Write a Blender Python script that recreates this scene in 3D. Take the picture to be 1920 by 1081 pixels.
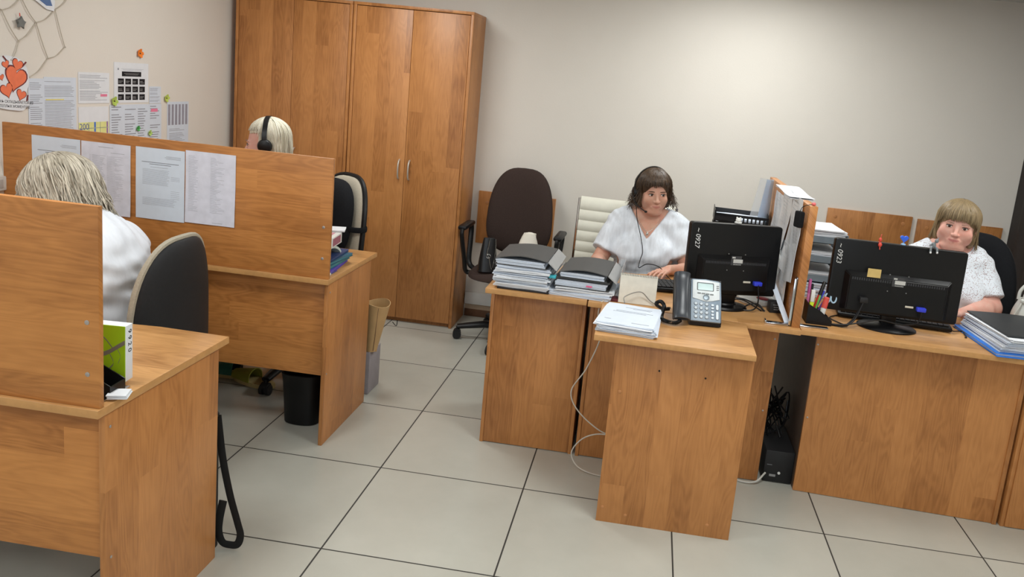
import bpy, bmesh, math, random
import numpy as np
from mathutils import Vector, Matrix, Euler, noise as mnoise

for o in list(bpy.data.objects):
    bpy.data.objects.remove(o, do_unlink=True)
scene = bpy.context.scene
COL = scene.collection
PI = math.pi
RND = random.Random(7)

# ------------------------------------------------------------------ camera
def make_camera():
    f, yaw, pit, rol = 1493.4055, -.0979948261, .183141836, .0993195434
    ppx, ppy = 1056.177, 435.157
    cyw, syw = math.cos(yaw), math.sin(yaw)
    fwd = Vector((syw*math.cos(pit), cyw*math.cos(pit), -math.sin(pit)))
    r0 = Vector((cyw, -syw, 0)); u0 = r0.cross(fwd)
    r = math.cos(rol)*r0 + math.sin(rol)*u0
    u = -math.sin(rol)*r0 + math.cos(rol)*u0
    cd = bpy.data.cameras.new('camera'); co = bpy.data.objects.new('camera', cd); COL.objects.link(co)
    m = Matrix(((r.x, u.x, -fwd.x, .951492809), (r.y, u.y, -fwd.y, -2.97653363), (r.z, u.z, -fwd.z, 1.6279349), (0, 0, 0, 1)))
    co.matrix_world = m
    cd.sensor_fit = 'HORIZONTAL'; cd.sensor_width = 36.0
    cd.lens = f/1920*36
    cd.shift_x = (960-ppx)/1920; cd.shift_y = (ppy-540.5)/1920
    cd.clip_start = .05
    scene.camera = co
make_camera()

# ------------------------------------------------------------------ world, lights, exposure
W = bpy.data.worlds.new('world'); scene.world = W; W.use_nodes = True
W.node_tree.nodes['Background'].inputs[0].default_value = (.85, .92, 1, 1)
W.node_tree.nodes['Background'].inputs[1].default_value = .35
vs = scene.view_settings
vs.view_transform = 'Standard'; vs.look = 'None'; vs.gamma = 1.0; vs.use_curve_mapping = False
vs.exposure = -0.14
scene.display_settings.display_device = 'sRGB'

ROOM_X0, ROOM_X1, ROOM_Y0, ROOM_Y1, CEIL = -1.76, 3.42, -5.2, 2.24, 2.37
LAMPS = [(1.50, 1.38, 17), (-.55, .95, 16), (1.50, -.75, 21), (-.75, -1.3, 19), (1.50, -3.1, 18), (-.75, -3.5, 18), (2.85, .35, 11)]  # last lamp is an unseen addition that brightens the right of the wall
def area_light(name, loc, sx, sy, power, color, rot=(0, 0, 0)):
    ld = bpy.data.lights.new(name, 'AREA'); ld.shape = 'RECTANGLE'; ld.size = sx; ld.size_y = sy
    ld.energy = power; ld.color = color
    o = bpy.data.objects.new(name, ld); COL.objects.link(o); o.location = loc; o.rotation_euler = rot
    return o
for lx, ly, p in LAMPS:
    area_light('ceiling_lamp_light', (lx, ly, CEIL-.03), .54, .54, p, (.955, 1, 1))
area_light('daylight', (.9, -5.05, 1.55), 2.2, 1.3, 13, (.80, .92, 1), (PI/2, 0, 0))

# ------------------------------------------------------------------ materials
def s2l(c):
    def f(v):
        v /= 255.0
        return v/12.92 if v <= .04045 else ((v+.055)/1.055)**2.4
    return (f(c[0]), f(c[1]), f(c[2]), 1)
class NT:
    def __init__(s, name):
        s.m = bpy.data.materials.new(name); s.m.use_nodes = True
        s.t = s.m.node_tree; s.N = s.t.nodes; s.L = s.t.links
        s.b = s.N['Principled BSDF']
    def n(s, typ, **kw):
        x = s.N.new(typ)
        for k, v in kw.items(): setattr(x, k, v)
        return x
    def set(s, sock, v):
        if hasattr(v, 'is_linked') or hasattr(v, 'links'): s.L.new(v, sock)
        else: sock.default_value = v
    def math(s, op, a, b=0.0, c=0.0):
        x = s.n('ShaderNodeMath', operation=op)
        s.set(x.inputs[0], a); s.set(x.inputs[1], b); s.set(x.inputs[2], c)
        return x.outputs[0]
    def comb(s, x, y, z):
        c = s.n('ShaderNodeCombineXYZ')
        s.set(c.inputs[0], x); s.set(c.inputs[1], y); s.set(c.inputs[2], z)
        return c.outputs[0]
    def obj(s):
        return s.n('ShaderNodeTexCoord').outputs['Object']
    def sep(s, v):
        x = s.n('ShaderNodeSeparateXYZ'); s.L.new(v, x.inputs[0]); return x.outputs
    def noise(s, vec, scale=1.0, detail=2.0, rough=.5, dist=0.0):
        x = s.n('ShaderNodeTexNoise'); s.L.new(vec, x.inputs['Vector'])
        x.inputs['Scale'].default_value = scale; x.inputs['Detail'].default_value = detail
        x.inputs['Roughness'].default_value = rough; x.inputs['Distortion'].default_value = dist
        return x.outputs['Fac']
    def ramp(s, fac, stops):
        r = s.n('ShaderNodeValToRGB'); s.set(r.inputs[0], fac)
        e = r.color_ramp.elements
        while len(e) < len(stops): e.new(.5)
        for i, (p, c) in enumerate(stops): e[i].position = p; e[i].color = c
        return r.outputs[0]
    def mix(s, fac, a, b, mode='MIX'):
        x = s.n('ShaderNodeMix', data_type='RGBA', blend_type=mode)
        s.set(x.inputs[0], fac); s.set(x.inputs[6], a); s.set(x.inputs[7], b)
        return x.outputs[2]
    def bump(s, h, strength=.2, dist=.002):
        x = s.n('ShaderNodeBump'); s.set(x.inputs['Height'], h)
        x.inputs['Strength'].default_value = strength; x.inputs['Distance'].default_value = dist
        s.L.new(x.outputs[0], s.b.inputs['Normal'])
    def fin(s, col=None, rough=.5, metal=0.0, spec=.5):
        if col is not None: s.set(s.b.inputs['Base Color'], col)
        s.set(s.b.inputs['Roughness'], rough); s.set(s.b.inputs['Metallic'], metal)
        s.b.inputs['Specular IOR Level'].default_value = spec
        return s.m
_mc = {}
def plain(name, rgb, rough=.5, metal=0.0, spec=.5, var=.06, scale=30.0, bump=0.0, emit=0.0):
    """simple procedural material: base colour with slight mottling (and optional grain)"""
    if name in _mc: return _mc[name]
    t = NT(name); c = s2l(rgb); v = t.obj()
    nz = t.noise(v, scale, 3)
    lo = tuple(max(0, x*(1-var)) for x in c[:3])+(1,); hi = tuple(min(1, x*(1+var)) for x in c[:3])+(1,)
    t.fin(t.ramp(nz, [(.3, lo), (.7, hi)]), rough, metal, spec)
    if bump: t.bump(t.noise(v, scale*8, 2), bump, .001)
    if emit:
        t.b.inputs['Emission Color'].default_value = c; t.b.inputs['Emission Strength'].default_value = emit
    _mc[name] = t.m
    return t.m

def wood(name, axis, base=(184, 124, 70), strip=.085, rough=.36):
    t = NT(name)
    o = t.sep(t.obj())
    rnd = t.n('ShaderNodeObjectInfo').outputs['Random']
    if axis == 'z': v, u = o[2], t.math('ADD', o[0], o[1])
    elif axis == 'x': v, u = o[0], t.math('ADD', o[1], o[2])
    else: v, u = o[1], t.math('ADD', o[0], o[2])
    u = t.math('ADD', u, t.math('MULTIPLY', rnd, 17.3)); v = t.math('ADD', v, t.math('MULTIPLY', rnd, 31.7))
    si = t.math('FLOOR', t.math('DIVIDE', u, strip))
    w1 = t.n('ShaderNodeTexWhiteNoise', noise_dimensions='1D'); t.L.new(si, w1.inputs['W'])
    bi = t.math('FLOOR', t.math('ADD', t.math('DIVIDE', v, 1.15), t.math('MULTIPLY', w1.outputs[0], 7.0)))
    w2 = t.n('ShaderNodeTexWhiteNoise', noise_dimensions='2D'); t.L.new(t.comb(si, bi, 0.0), w2.inputs['Vector'])
    tone = w2.outputs[0]
    off = t.math('MULTIPLY', tone, 23.0)
    fine = t.noise(t.comb(t.math('MULTIPLY', u, 170.0), t.math('MULTIPLY', v, 7.0), off), 1.0, 4, .6)
    cath = t.noise(t.comb(t.math('MULTIPLY', u, 15.0), t.math('MULTIPLY', v, 2.2), off), 1.0, 1.5, .45, .35)
    rings = t.math('ADD', t.math('MULTIPLY', t.math('SINE', t.math('MULTIPLY', cath, 75.0)), .5), .5)
    blot = t.noise(t.comb(t.math('MULTIPLY', u, 7.0), t.math('MULTIPLY', v, 5.0), off), 1.0, 3, .6)
    f = t.math('ADD', t.math('MULTIPLY', tone, .27), t.math('MULTIPLY', fine, .36))
    f = t.math('ADD', f, t.math('MULTIPLY', rings, .10))
    f = t.math('ADD', f, t.math('MULTIPLY', blot, .42))
    c = lambda k: s2l(tuple(min(255, b*kk) for b, kk in zip(base, k)))
    col = t.ramp(f, [(.30, c((.80, .75, .68))), (.58, c((1, 1, 1))), (.86, c((1.10, 1.13, 1.18)))])
    r = t.math('ADD', rough, t.math('MULTIPLY', fine, .08))
    return t.fin(col, r, 0, .45)
WZ = wood('alder_wood_vertical', 'z'); WX = wood('alder_wood_lengthwise', 'x', (190, 126, 66)); WY = wood('alder_wood_crosswise', 'y')
WTOP = wood('alder_desktop', 'x', (194, 144, 90), .085, .28)
EDGE = plain('wood_edge_band', (196, 146, 90), .45, var=.08, scale=40)
EDGED = plain('wood_edge_band_dark', (150, 98, 54), .45, var=.08, scale=40)

BLK = plain('black_plastic', (13, 13, 15), .42, spec=.35, var=.1)
BLKM = plain('black_matte_plastic', (22, 22, 24), .6, var=.1, bump=.1)
BLKF = plain('black_fabric', (24, 25, 28), .95, spec=.2, var=.18, scale=160, bump=.35)
CHROME = plain('chrome', (205, 208, 212), .12, 1.0, var=.03)
STEEL = plain('brushed_steel', (170, 170, 172), .35, 1.0, var=.05)
PAPER = plain('white_paper', (226, 229, 234), .8, spec=.2, var=.02)
PAPERB = plain('bluish_white_paper', (212, 220, 232), .8, spec=.2, var=.02)
INK = plain('grey_printed_ink', (152, 155, 164), .8, spec=.2)
INKD = plain('black_printed_ink', (34, 34, 38), .7, spec=.2)
WHITEP = plain('white_plastic', (226, 226, 222), .4, var=.02)

# ------------------------------------------------------------------ mesh builder
class MB:
    def __init__(s): s.bm = bmesh.new()
    def _new(s, verts, faces, mi=0):
        vs_ = [s.bm.verts.new(v) for v in verts]
        out = []
        for f in faces:
            try:
                fc = s.bm.faces.new([vs_[i] for i in f]); fc.material_index = mi; out.append(fc)
            except ValueError: pass
        return vs_, out
    def box(s, x0, y0, z0, x1, y1, z1, mi=0, bev=0.0, M=None):
        c = [(x0, y0, z0), (x1, y0, z0), (x1, y1, z0), (x0, y1, z0), (x0, y0, z1), (x1, y0, z1), (x1, y1, z1), (x0, y1, z1)]
        if M is not None: c = [M @ Vector(p) for p in c]
        v, f = s._new(c, [(3, 2, 1, 0), (4, 5, 6, 7), (0, 1, 5, 4), (1, 2, 6, 5), (2, 3, 7, 6), (3, 0, 4, 7)], mi)
        if bev:
            es = list({e for q in v for e in q.link_edges})
            r = bmesh.ops.bevel(s.bm, geom=es, offset=bev, segments=2, affect='EDGES', profile=.5)
            for q in r['faces']: q.material_index = mi
        return s
    def prism(s, poly, z0, z1, mi=0, M=None, side_mi=None, bev=0.0):
        """polygon in local xy extruded along local z, mapped by M"""
        n = len(poly)
        P = [Vector((x, y, z0)) for x, y in poly]+[Vector((x, y, z1)) for x, y in poly]
        if M is not None: P = [M @ p for p in P]
        vv = [s.bm.verts.new(p) for p in P]
        fs = []
        a = s.bm.faces.new(vv[:n][::-1]); b = s.bm.faces.new(vv[n:]); a.material_index = b.material_index = mi
        for i in range(n):
            j = (i+1) % n
            q = s.bm.faces.new((vv[i], vv[j], vv[n+j], vv[n+i])); q.material_index = mi if side_mi is None else side_mi
        if bev:
            es = list(a.edges)+list(b.edges)
            r = bmesh.ops.bevel(s.bm, geom=es, offset=bev, segments=3, affect='EDGES', profile=.5)
        return s
    def tube(s, pts, r, n=8, mi=0, closed=False, caps=True, flat=None):
        """sweep; r scalar or list; flat=(a,b): elliptical section a along frame normal, b along binormal"""
        pts = [Vector(p) for p in pts]; m = len(pts)
        rr = r if isinstance(r, (list, tuple)) else [r]*m
        rings = []; nrm = None
        for i, p in enumerate(pts):
            if closed: tg = pts[(i+1) % m]-pts[i-1]
            else: tg = pts[min(i+1, m-1)]-pts[max(i-1, 0)]
            if tg.length < 1e-9: tg = Vector((0, 0, 1))
            tg.normalize()
            if nrm is None:
                a = Vector((0, 0, 1)) if abs(tg.z) < .9 else Vector((0, 1, 0))
                nrm = (a-tg*a.dot(tg)).normalized()
            else:
                nrm = nrm-tg*nrm.dot(tg)
                nrm = nrm.normalized() if nrm.length > 1e-6 else tg.orthogonal().normalized()
            b = tg.cross(nrm)
            fa, fb = flat if flat else (1, 1)
            rings.append([s.bm.verts.new(p+rr[i]*(math.cos(2*PI*k/n)*nrm*fa+math.sin(2*PI*k/n)*b*fb)) for k in range(n)])
        for i in range(m if closed else m-1):
            A, B = rings[i], rings[(i+1) % m]
            for k in range(n):
                f = s.bm.faces.new((A[k], A[(k+1) % n], B[(k+1) % n], B[k])); f.material_index = mi
        if caps and not closed:
            for q in (rings[0][::-1], rings[-1]):
                f = s.bm.faces.new(q); f.material_index = mi
        return s
    def cyl(s, p0, p1, r0, r1=None, n=20, mi=0):
        return s.tube([p0, p1], [r0, r0 if r1 is None else r1], n, mi)
    def lathe(s, prof, n=28, c=(0, 0, 0), mi=0, M=None, sq=None):
        """profile [(r,z)], around z"""
        rings = []
        for r, z in prof:
            ring = []
            for k in range(n):
                a = 2*PI*k/n; ca, sa = math.cos(a), math.sin(a)
                if sq:   # superellipse section
                    ca = math.copysign(abs(ca)**(2/sq[2]), ca)*sq[0]; sa = math.copysign(abs(sa)**(2/sq[2]), sa)*sq[1]
                p = Vector((c[0]+r*ca, c[1]+r*sa, c[2]+z))
                ring.append(s.bm.verts.new(M @ p if M is not None else p))
            rings.append(ring)
        for A, B in zip(rings, rings[1:]):
            for k in range(n):
                f = s.bm.faces.new((A[k], A[(k+1) % n], B[(k+1) % n], B[k])); f.material_index = mi
        for q in (rings[0][::-1], rings[-1]):
            f = s.bm.faces.new(q); f.material_index = mi
        return s
    def ball(s, c, r, mi=0, n=16, M=None):
        rx, ry, rz = (r, r, r) if not isinstance(r, (tuple, list)) else r
        vs_ = []
        top = Vector((0, 0, rz)); bot = Vector((0, 0, -rz)); c = Vector(c)
        T = (lambda p: c+(M @ p)) if M is not None else (lambda p: c+p)
        m = n//2; rings = []
        t = s.bm.verts.new(T(top)); b = s.bm.verts.new(T(bot))
        for i in range(1, m):
            th = PI*i/m
            rings.append([s.bm.verts.new(T(Vector((rx*math.sin(th)*math.cos(2*PI*k/n), ry*math.sin(th)*math.sin(2*PI*k/n), rz*math.cos(th))))) for k in range(n)])
        for k in range(n):
            s.bm.faces.new((t, rings[0][k], rings[0][(k+1) % n])).material_index = mi
            s.bm.faces.new((rings[-1][(k+1) % n], rings[-1][k], b)).material_index = mi
        for A, B in zip(rings, rings[1:]):
            for k in range(n):
                s.bm.faces.new((A[k], B[k], B[(k+1) % n], A[(k+1) % n])).material_index = mi
        return s
    def sheet(s, P, nu, nv, th=.0004, mi=0, nrm=None):
        """surface P(u,v)->Vector, u,v in 0..1, given real thickness th along its normal"""
        G = [[Vector(P(i/nu, j/nv)) for j in range(nv+1)] for i in range(nu+1)]
        def normal(i, j):
            du = G[min(i+1, nu)][j]-G[max(i-1, 0)][j]; dv = G[i][min(j+1, nv)]-G[i][max(j-1, 0)]
            q = du.cross(dv)
            return q.normalized() if q.length > 1e-12 else Vector((0, 0, 1))
        A = [[s.bm.verts.new(G[i][j]) for j in range(nv+1)] for i in range(nu+1)]
        B = [[s.bm.verts.new(G[i][j]-normal(i, j)*th) for j in range(nv+1)] for i in range(nu+1)]
        for i in range(nu):
            for j in range(nv):
                s.bm.faces.new((A[i][j], A[i+1][j], A[i+1][j+1], A[i][j+1])).material_index = mi
                s.bm.faces.new((B[i][j], B[i][j+1], B[i+1][j+1], B[i+1][j])).material_index = mi
        for i in range(nu):
            s.bm.faces.new((A[i][0], B[i][0], B[i+1][0], A[i+1][0])).material_index = mi
            s.bm.faces.new((A[i][nv], A[i+1][nv], B[i+1][nv], B[i][nv])).material_index = mi
        for j in range(nv):
            s.bm.faces.new((A[0][j], A[0][j+1], B[0][j+1], B[0][j])).material_index = mi
            s.bm.faces.new((A[nu][j], B[nu][j], B[nu][j+1], A[nu][j+1])).material_index = mi
        return s
    def build(s, name, mats, parent=None, loc=None, rot=None, smooth=True, ang=38, flip=True):
        bm = s.bm
        if flip: bmesh.ops.recalc_face_normals(bm, faces=bm.faces)
        if smooth:
            ca = math.radians(ang)
            for f in bm.faces: f.smooth = True
            for e in bm.edges:
                if len(e.link_faces) != 2 or e.calc_face_angle(0) > ca: e.smooth = False
        me = bpy.data.meshes.new(name); bm.to_mesh(me); bm.free()
        for m in (mats if isinstance(mats, (list, tuple)) else [mats]): me.materials.append(m)
        o = bpy.data.objects.new(name, me); COL.objects.link(o)
        if parent is not None: o.parent = parent
        if loc is not None: o.location = loc
        if rot is not None: o.rotation_euler = rot
        return o

def tag(o, label, cat=None, group=None):
    o['label'] = label
    if cat: o['category'] = cat
    if group: o['group'] = group
    return o
def thing(name, label, cat, loc=(0, 0, 0), rotz=0.0, group=None, rot=None):
    o = bpy.data.objects.new(name, None); COL.objects.link(o)
    o.empty_display_size = .05
    o.location = loc; o.rotation_euler = rot if rot else (0, 0, rotz)
    return tag(o, label, cat, group)
def struct(o, kind='structure'):
    o['kind'] = kind; return o
def copy_tree(o, parent=None):
    c = o.copy(); COL.objects.link(c)
    if parent is not None: c.parent = parent
    for ch in list(o.children): copy_tree(ch, c)
    return c
def rrect(w, h, r, n=5, cx=0, cy=0):
    P = []
    for (sx, sy, a0) in ((1, 1, 0), (-1, 1, PI/2), (-1, -1, PI), (1, -1, 3*PI/2)):
        for i in range(n+1):
            a = a0+PI/2*i/n
            P.append((cx+sx*(w/2-r)+r*math.cos(a), cy+sy*(h/2-r)+r*math.sin(a)))
    return P
def spline(pts, n=8):
    """Catmull-Rom through points"""
    P = [Vector(p) for p in pts]; P = [P[0]*2-P[1]]+P+[P[-1]*2-P[-2]]
    out = []
    for i in range(1, len(P)-2):
        for k in range(n):
            t = k/n
            out.append(.5*((2*P[i])+(P[i+1]-P[i-1])*t+(2*P[i-1]-5*P[i]+4*P[i+1]-P[i+2])*t*t+(3*P[i]-P[i-1]-3*P[i+1]+P[i+2])*t**3))
    out.append(P[-2]); return out
# ------------------------------------------------------------------ room shell
def make_floor():
    t = NT('floor_tiles')
    o = t.sep(t.obj()); T = .6
    def edge(v):
        a = t.math('ABSOLUTE', t.math('SUBTRACT', t.math('FRACT', t.math('ADD', t.math('DIVIDE', v, T), .5)), .5))
        return t.math('MULTIPLY', a, T)
    d = t.math('MINIMUM', edge(o[0]), edge(o[1]))
    grout = t.math('LESS_THAN', d, .0030)
    w = t.n('ShaderNodeTexWhiteNoise', noise_dimensions='2D')
    t.L.new(t.comb(t.math('FLOOR', t.math('DIVIDE', o[0], T)), t.math('FLOOR', t.math('DIVIDE', o[1], T)), 0.0), w.inputs['Vector'])
    nz = t.noise(t.obj(), 3.5, 4, .6)
    f = t.math('ADD', t.math('MULTIPLY', nz, .75), t.math('MULTIPLY', w.outputs[0], .3))
    col = t.ramp(f, [(.25, s2l((177, 176, 166))), (.75, s2l((190, 189, 179)))])
    col = t.mix(grout, col, s2l((52, 50, 46)))
    t.fin(col, t.math('ADD', .26, t.math('MULTIPLY', grout, .5)), 0, .5)
    return t.m
struct(MB().box(ROOM_X0-.1, ROOM_Y0-.1, -.1, ROOM_X1+.1, ROOM_Y1+.1, 0).build('floor', make_floor()))
def wall_mat():
    t = NT('painted_plaster')
    v = t.obj(); nz = t.noise(v, 1.3, 4, .6); fine = t.noise(v, 160, 3)
    t.fin(t.ramp(nz, [(.3, s2l((222, 216, 207))), (.7, s2l((227, 221, 212)))]), .82, 0, .25)
    t.bump(fine, .25, .0015)
    return t.m
WALL = wall_mat()
CEILM = plain('ceiling_panels', (222, 221, 218), .9, spec=.2, var=.02, scale=60)
H = CEIL
struct(MB().box(ROOM_X0-.1, ROOM_Y1, 0, ROOM_X1+.1, ROOM_Y1+.1, H).build('wall_back', WALL))
struct(MB().box(ROOM_X0-.1, ROOM_Y0, 0, ROOM_X0, ROOM_Y1, H).build('wall_left', WALL))
struct(MB().box(ROOM_X1, ROOM_Y0, 0, ROOM_X1+.1, ROOM_Y1, H).build('wall_right', WALL))
struct(MB().box(ROOM_X0-.1, ROOM_Y0-.1, 0, ROOM_X1+.1, ROOM_Y0, H).build('wall_front', WALL))
struct(MB().box(ROOM_X0-.1, ROOM_Y0-.1, H, ROOM_X1+.1, ROOM_Y1+.1, H+.1).build('ceiling', CEILM))
BB = plain('brown_skirting', (104, 72, 50), .5, var=.1)
BBB = plain('beige_strip', (188, 164, 138), .6)
struct(MB().box(-.19, ROOM_Y1-.014, 0, ROOM_X1, ROOM_Y1, .052, bev=.003).build('baseboard_back', BB))
struct(MB().box(-.19, ROOM_Y1-.010, .052, ROOM_X1, ROOM_Y1, .090).build('trim_1', BBB))
tr = struct(MB().box(-.19, ROOM_Y1-.030, .090, ROOM_X1, ROOM_Y1, .172, bev=.004).build('trim_2', WHITEP))
struct(MB().box(ROOM_X0, ROOM_Y0, 0, ROOM_X0+.014, ROOM_Y1, .052, bev=.003).build('baseboard_left', BB))
# window behind the camera
wf = struct(MB().box(-.25, ROOM_Y0, .85, 2.05, ROOM_Y0+.05, 2.25, bev=.004).build('window_1', WHITEP))
pn = MB()
for i in range(3): pn.box(-.2+i*.75, ROOM_Y0+.045, .9, .5+i*.75, ROOM_Y0+.056, 2.2)
pn.build('pane', plain('daylight_glass', (210, 228, 255), .1, emit=1.0), wf)

# ceiling lights
LAMPM = plain('lit_diffuser', (255, 248, 238), .6, emit=3.0)
names = ['square ceiling light near the back wall, above the facing desks', 'square ceiling light in front of the wardrobes',
         'square ceiling light over the middle of the tiled floor', 'square ceiling light above the near left desk',
         'square ceiling light behind the camera on the right', 'square ceiling light behind the camera on the left', 'added unseen square ceiling light above the right-hand desk, brightening the wall']
for (lx, ly, p), nm in zip(LAMPS, names):
    t = thing('ceiling_light', nm, 'ceiling light', (lx, ly, CEIL), group='square ceiling lights')
    m = MB()
    for a, b, c, d in ((-.3, -.3, .3, -.28), (-.3, .28, .3, .3), (-.3, -.28, -.28, .28), (.28, -.28, .3, .28)):
        m.box(a, b, -.012, c, d, 0)
    m.build('frame', WHITEP, t)
    MB().box(-.28, -.28, -.008, .28, .28, -.001).build('diffuser', LAMPM, t)

# ------------------------------------------------------------------ wardrobes
DARK = plain('dark_gap', (20, 14, 10), .8)
def wardrobe(x0, x1, label):
    y0, y1, h = 1.897, ROOM_Y1-.003, 2.0
    w = x1-x0
    t = thing('wardrobe', label, 'wardrobe', (x0, y0, 0))
    d = y1-y0
    m = MB(); T = .018
    m.box(0, 0, 0, T, d, h-T, bev=.0012); m.box(w-T, 0, 0, w, d, h-T, bev=.0012)
    m.box(0, 0, h-T, w, d, h, bev=.0012)
    m.box(T, .01, .03, w-T, d, .048); m.box(T, d-.006, 0, w-T, d, h-T)
    m.box(T, .035, 0, w-T, .05, .03)
    m.build('carcass', WZ, t)
    MB().box(T+.002, .028, .05, w-T-.002, .032, h-T-.002).build('inner_shadow_gap', DARK, t)
    mid = w/2
    for k, (a, b) in enumerate(((T+.003, mid-.0012), (mid+.0012, w-T-.003))):
        dr = MB().box(a, .003, .03, b, .019, h-T-.004, bev=.001).build('door', WZ, t)
        hx = mid-.033 if k == 0 else mid+.033
        pts = [(hx, .003, .94), (hx, -.012, .945), (hx, -.022, .965), (hx, -.026, 1.0), (hx, -.022, 1.035), (hx, -.012, 1.055), (hx, .003, 1.06)]
        hb = MB().tube(spline(pts, 4), .0065, 10, flat=(1, .8)).build('handle', plain('satin_nickel', (206, 202, 192), .32, .6), dr)
        tag(hb, 'brushed steel bow handle')
    return t
wardrobe(-1.712, -.958, 'tall wooden two-door wardrobe in the corner behind the short-haired blonde woman')
wardrobe(-.950, -.196, 'tall wooden two-door wardrobe with both steel handles in view, beside the brown chair')

# ------------------------------------------------------------------ desks
HZ0, HZ = .728, .75
SCREW = plain('screw_cap', (176, 170, 166), .35, .6)
def screws(pts, parent, axis, r=.006, mat=None):
    for p in pts:
        d = {'x': Vector((1, 0, 0)), 'y': Vector((0, 1, 0)), '-y': Vector((0, -1, 0)), '-x': Vector((-1, 0, 0))}[axis]
        p = Vector(p)
        MB().tube([p-d*.002, p+d*.0012, p+d*.0022], [r, r, r*.6], 14).build('screw', mat or SCREW, parent)
def left_desk(y0, y1, label, curve):
    """runs from the left wall; partition along its near edge"""
    X0 = ROOM_X0+.003; XR = -.288
    t = thing('desk', label, 'desk', (XR, y0, 0))
    L = lambda x: x-XR
    W_ = y1-y0
    poly = [(L(X0), -0.0), (0, 0), (0, W_)]+[(L(x), W_+dy) for x, dy in curve]
    MB().prism(poly, HZ0, HZ, 0, side_mi=1, bev=.0015).build('desktop', [WTOP, EDGE], t)
    # end panel
    MB().box(-.032, .045, 0, -.016, W_-.03, HZ0, bev=.001).build('end_panel', WZ, t)
    MB().box(L(X0)+.02, .085, 0, L(X0)+.036, W_-.03, HZ0).build('end_panel', WZ, t)
    # modesty panel
    MB().box(L(X0)+.036, .075, .305, -.033, .091, HZ0-.001, bev=.001).build('modesty_panel', WX, t)
    MB().box(L(X0)+.03, .010, HZ+.0005, -.003, .026, 1.247, bev=.0012).build('partition', WX, t)
    screws([(-.033, .010, .965), (-.033, .010, .835)], t, '-y')
    screws([(-.016, .065, .68), (-.016, .065, .32)], t, 'x', .004)
    # chrome angle holding the partition, on the sitter's side
    m = MB().box(-.045, .0262, HZ+.001, -.020, .030, .955, bev=.0008).box(-.045, .03, HZ+.001, -.020, .15, HZ+.005, bev=.0008)
    tag(m.build('bracket', CHROME, t), 'chrome angle bracket')
    return t
cv = [(-.40, .002), (-.52, .004), (-.68, -.012), (-.80, -.005), (-.95, .05), (-1.05, .16), (-1.12, .40), (-1.12, .52), (-1.757, .52)]
left_desk(-1.306, -.706, 'near left wooden desk with a bare partition and full-height end panel', cv)
cv2 = [(-.40, .0), (-.55, -.005), (-.80, .0), (-.95, .05), (-1.05, .16), (-1.12, .40), (-1.12, .55), (-1.757, .55)]
left_desk(.062, .645, 'far left wooden desk whose partition carries four printed sheets', cv2)

# right group
def top(name, x0, y0, x1, y1, parent, ox, oy, mat=WTOP):
    return MB().prism([(x0-ox, y0-oy), (x1-ox, y0-oy), (x1-ox, y1-oy), (x0-ox, y1-oy)], HZ0, HZ, 0, side_mi=1, bev=.0015).build(name, [mat, EDGE], parent)
# pedestal with the binder stacks
t = thing('side_cabinet', 'wooden side cabinet under the two binder stacks, end of the right desk row', 'cabinet', (.328, .25, 0))
top('cabinet_top', .328, .25, .762, .85, t, .328, .25)
m = MB().box(.006, .118, 0, .022, .58, HZ0, bev=.001); m.build('side_panel', WZ, t)
MB().box(.412, .118, 0, .428, .58, HZ0, bev=.001).build('side_panel', WZ, t)
MB().box(.0225, .120, .004, .4115, .136, HZ0-.001, bev=.001).build('front_panel', WZ, t)
# main desk of the woman in the middle
t = thing('desk', 'wooden desk of the dark-haired woman, with the sleeve-covered partition', 'desk', (.768, .23, 0))
ox, oy = .768, .23
poly = [(.768, .24), (1.637, .205), (1.637, 1.36), (1.25, 1.36), (1.2, 1.05), (1.10, .92), (.95, .86), (.768, .85)]
MB().prism([(a-ox, b-oy) for a, b in poly], HZ0, HZ, 0, side_mi=1, bev=.0015).build('desktop', [WTOP, EDGE], t)
MB().box(.006, .13, 0, .022, .60, HZ0, bev=.001).build('side_panel', WZ, t)
MB().box(.0225, .135, .004, .815, .151, HZ0-.001, bev=.001).build('modesty_panel', WZ, t)
MB().box(.815, 1.0, 0, .831, 1.10, HZ0-.001).build('rear_leg', WZ, t)
screws([(.80, .135, .655), (.795, .135, .33)], t, '-y', .004)
MB().box(1.602-ox, .236-oy, HZ+.0005, 1.634-ox, 1.37-oy, 1.25, bev=.0015).build('partition', [WY], t)
m = MB().box(1.589-ox, .246-oy, HZ+.001, 1.6015-ox, .250-oy, HZ+.20, bev=.001)
m.box(1.5975-ox, .246-oy, HZ+.001, 1.6015-ox, .278-oy, .955, bev=.001).box(1.50-ox, .246-oy, HZ+.001, 1.598-ox, .278-oy, HZ+.006, bev=.001)
m.box(1.496-ox, .244-oy, HZ+.001, 1.502-ox, .280-oy, HZ+.014, bev=.001)
tag(m.build('bracket', CHROME, t), 'chrome angle bracket')
# extension with the phone
t = thing('side_table', 'small wooden extension table jutting forward under the desk phone', 'table', (.828, -.197, 0))
MB().prism([(0, 0), (.582, -.008), (.588, .400), (0, .428)], HZ0, HZ, 0, side_mi=1, bev=.0015).build('tabletop', [WTOP, EDGE], t)
MB().box(.080, .042, 0, .586, .058, HZ0-.001, bev=.001).build('front_panel', WZ, t)
screws([(.25, .042, .63), (.42, .042, .625)], t, '-y', .0035, DARK)
screws([(.115, .042, .53), (.10, .042, .06), (.19, .042, .04), (.50, .042, .05)], t, '-y', .006, plain('wood_cap', (190, 130, 80), .4))
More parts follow.
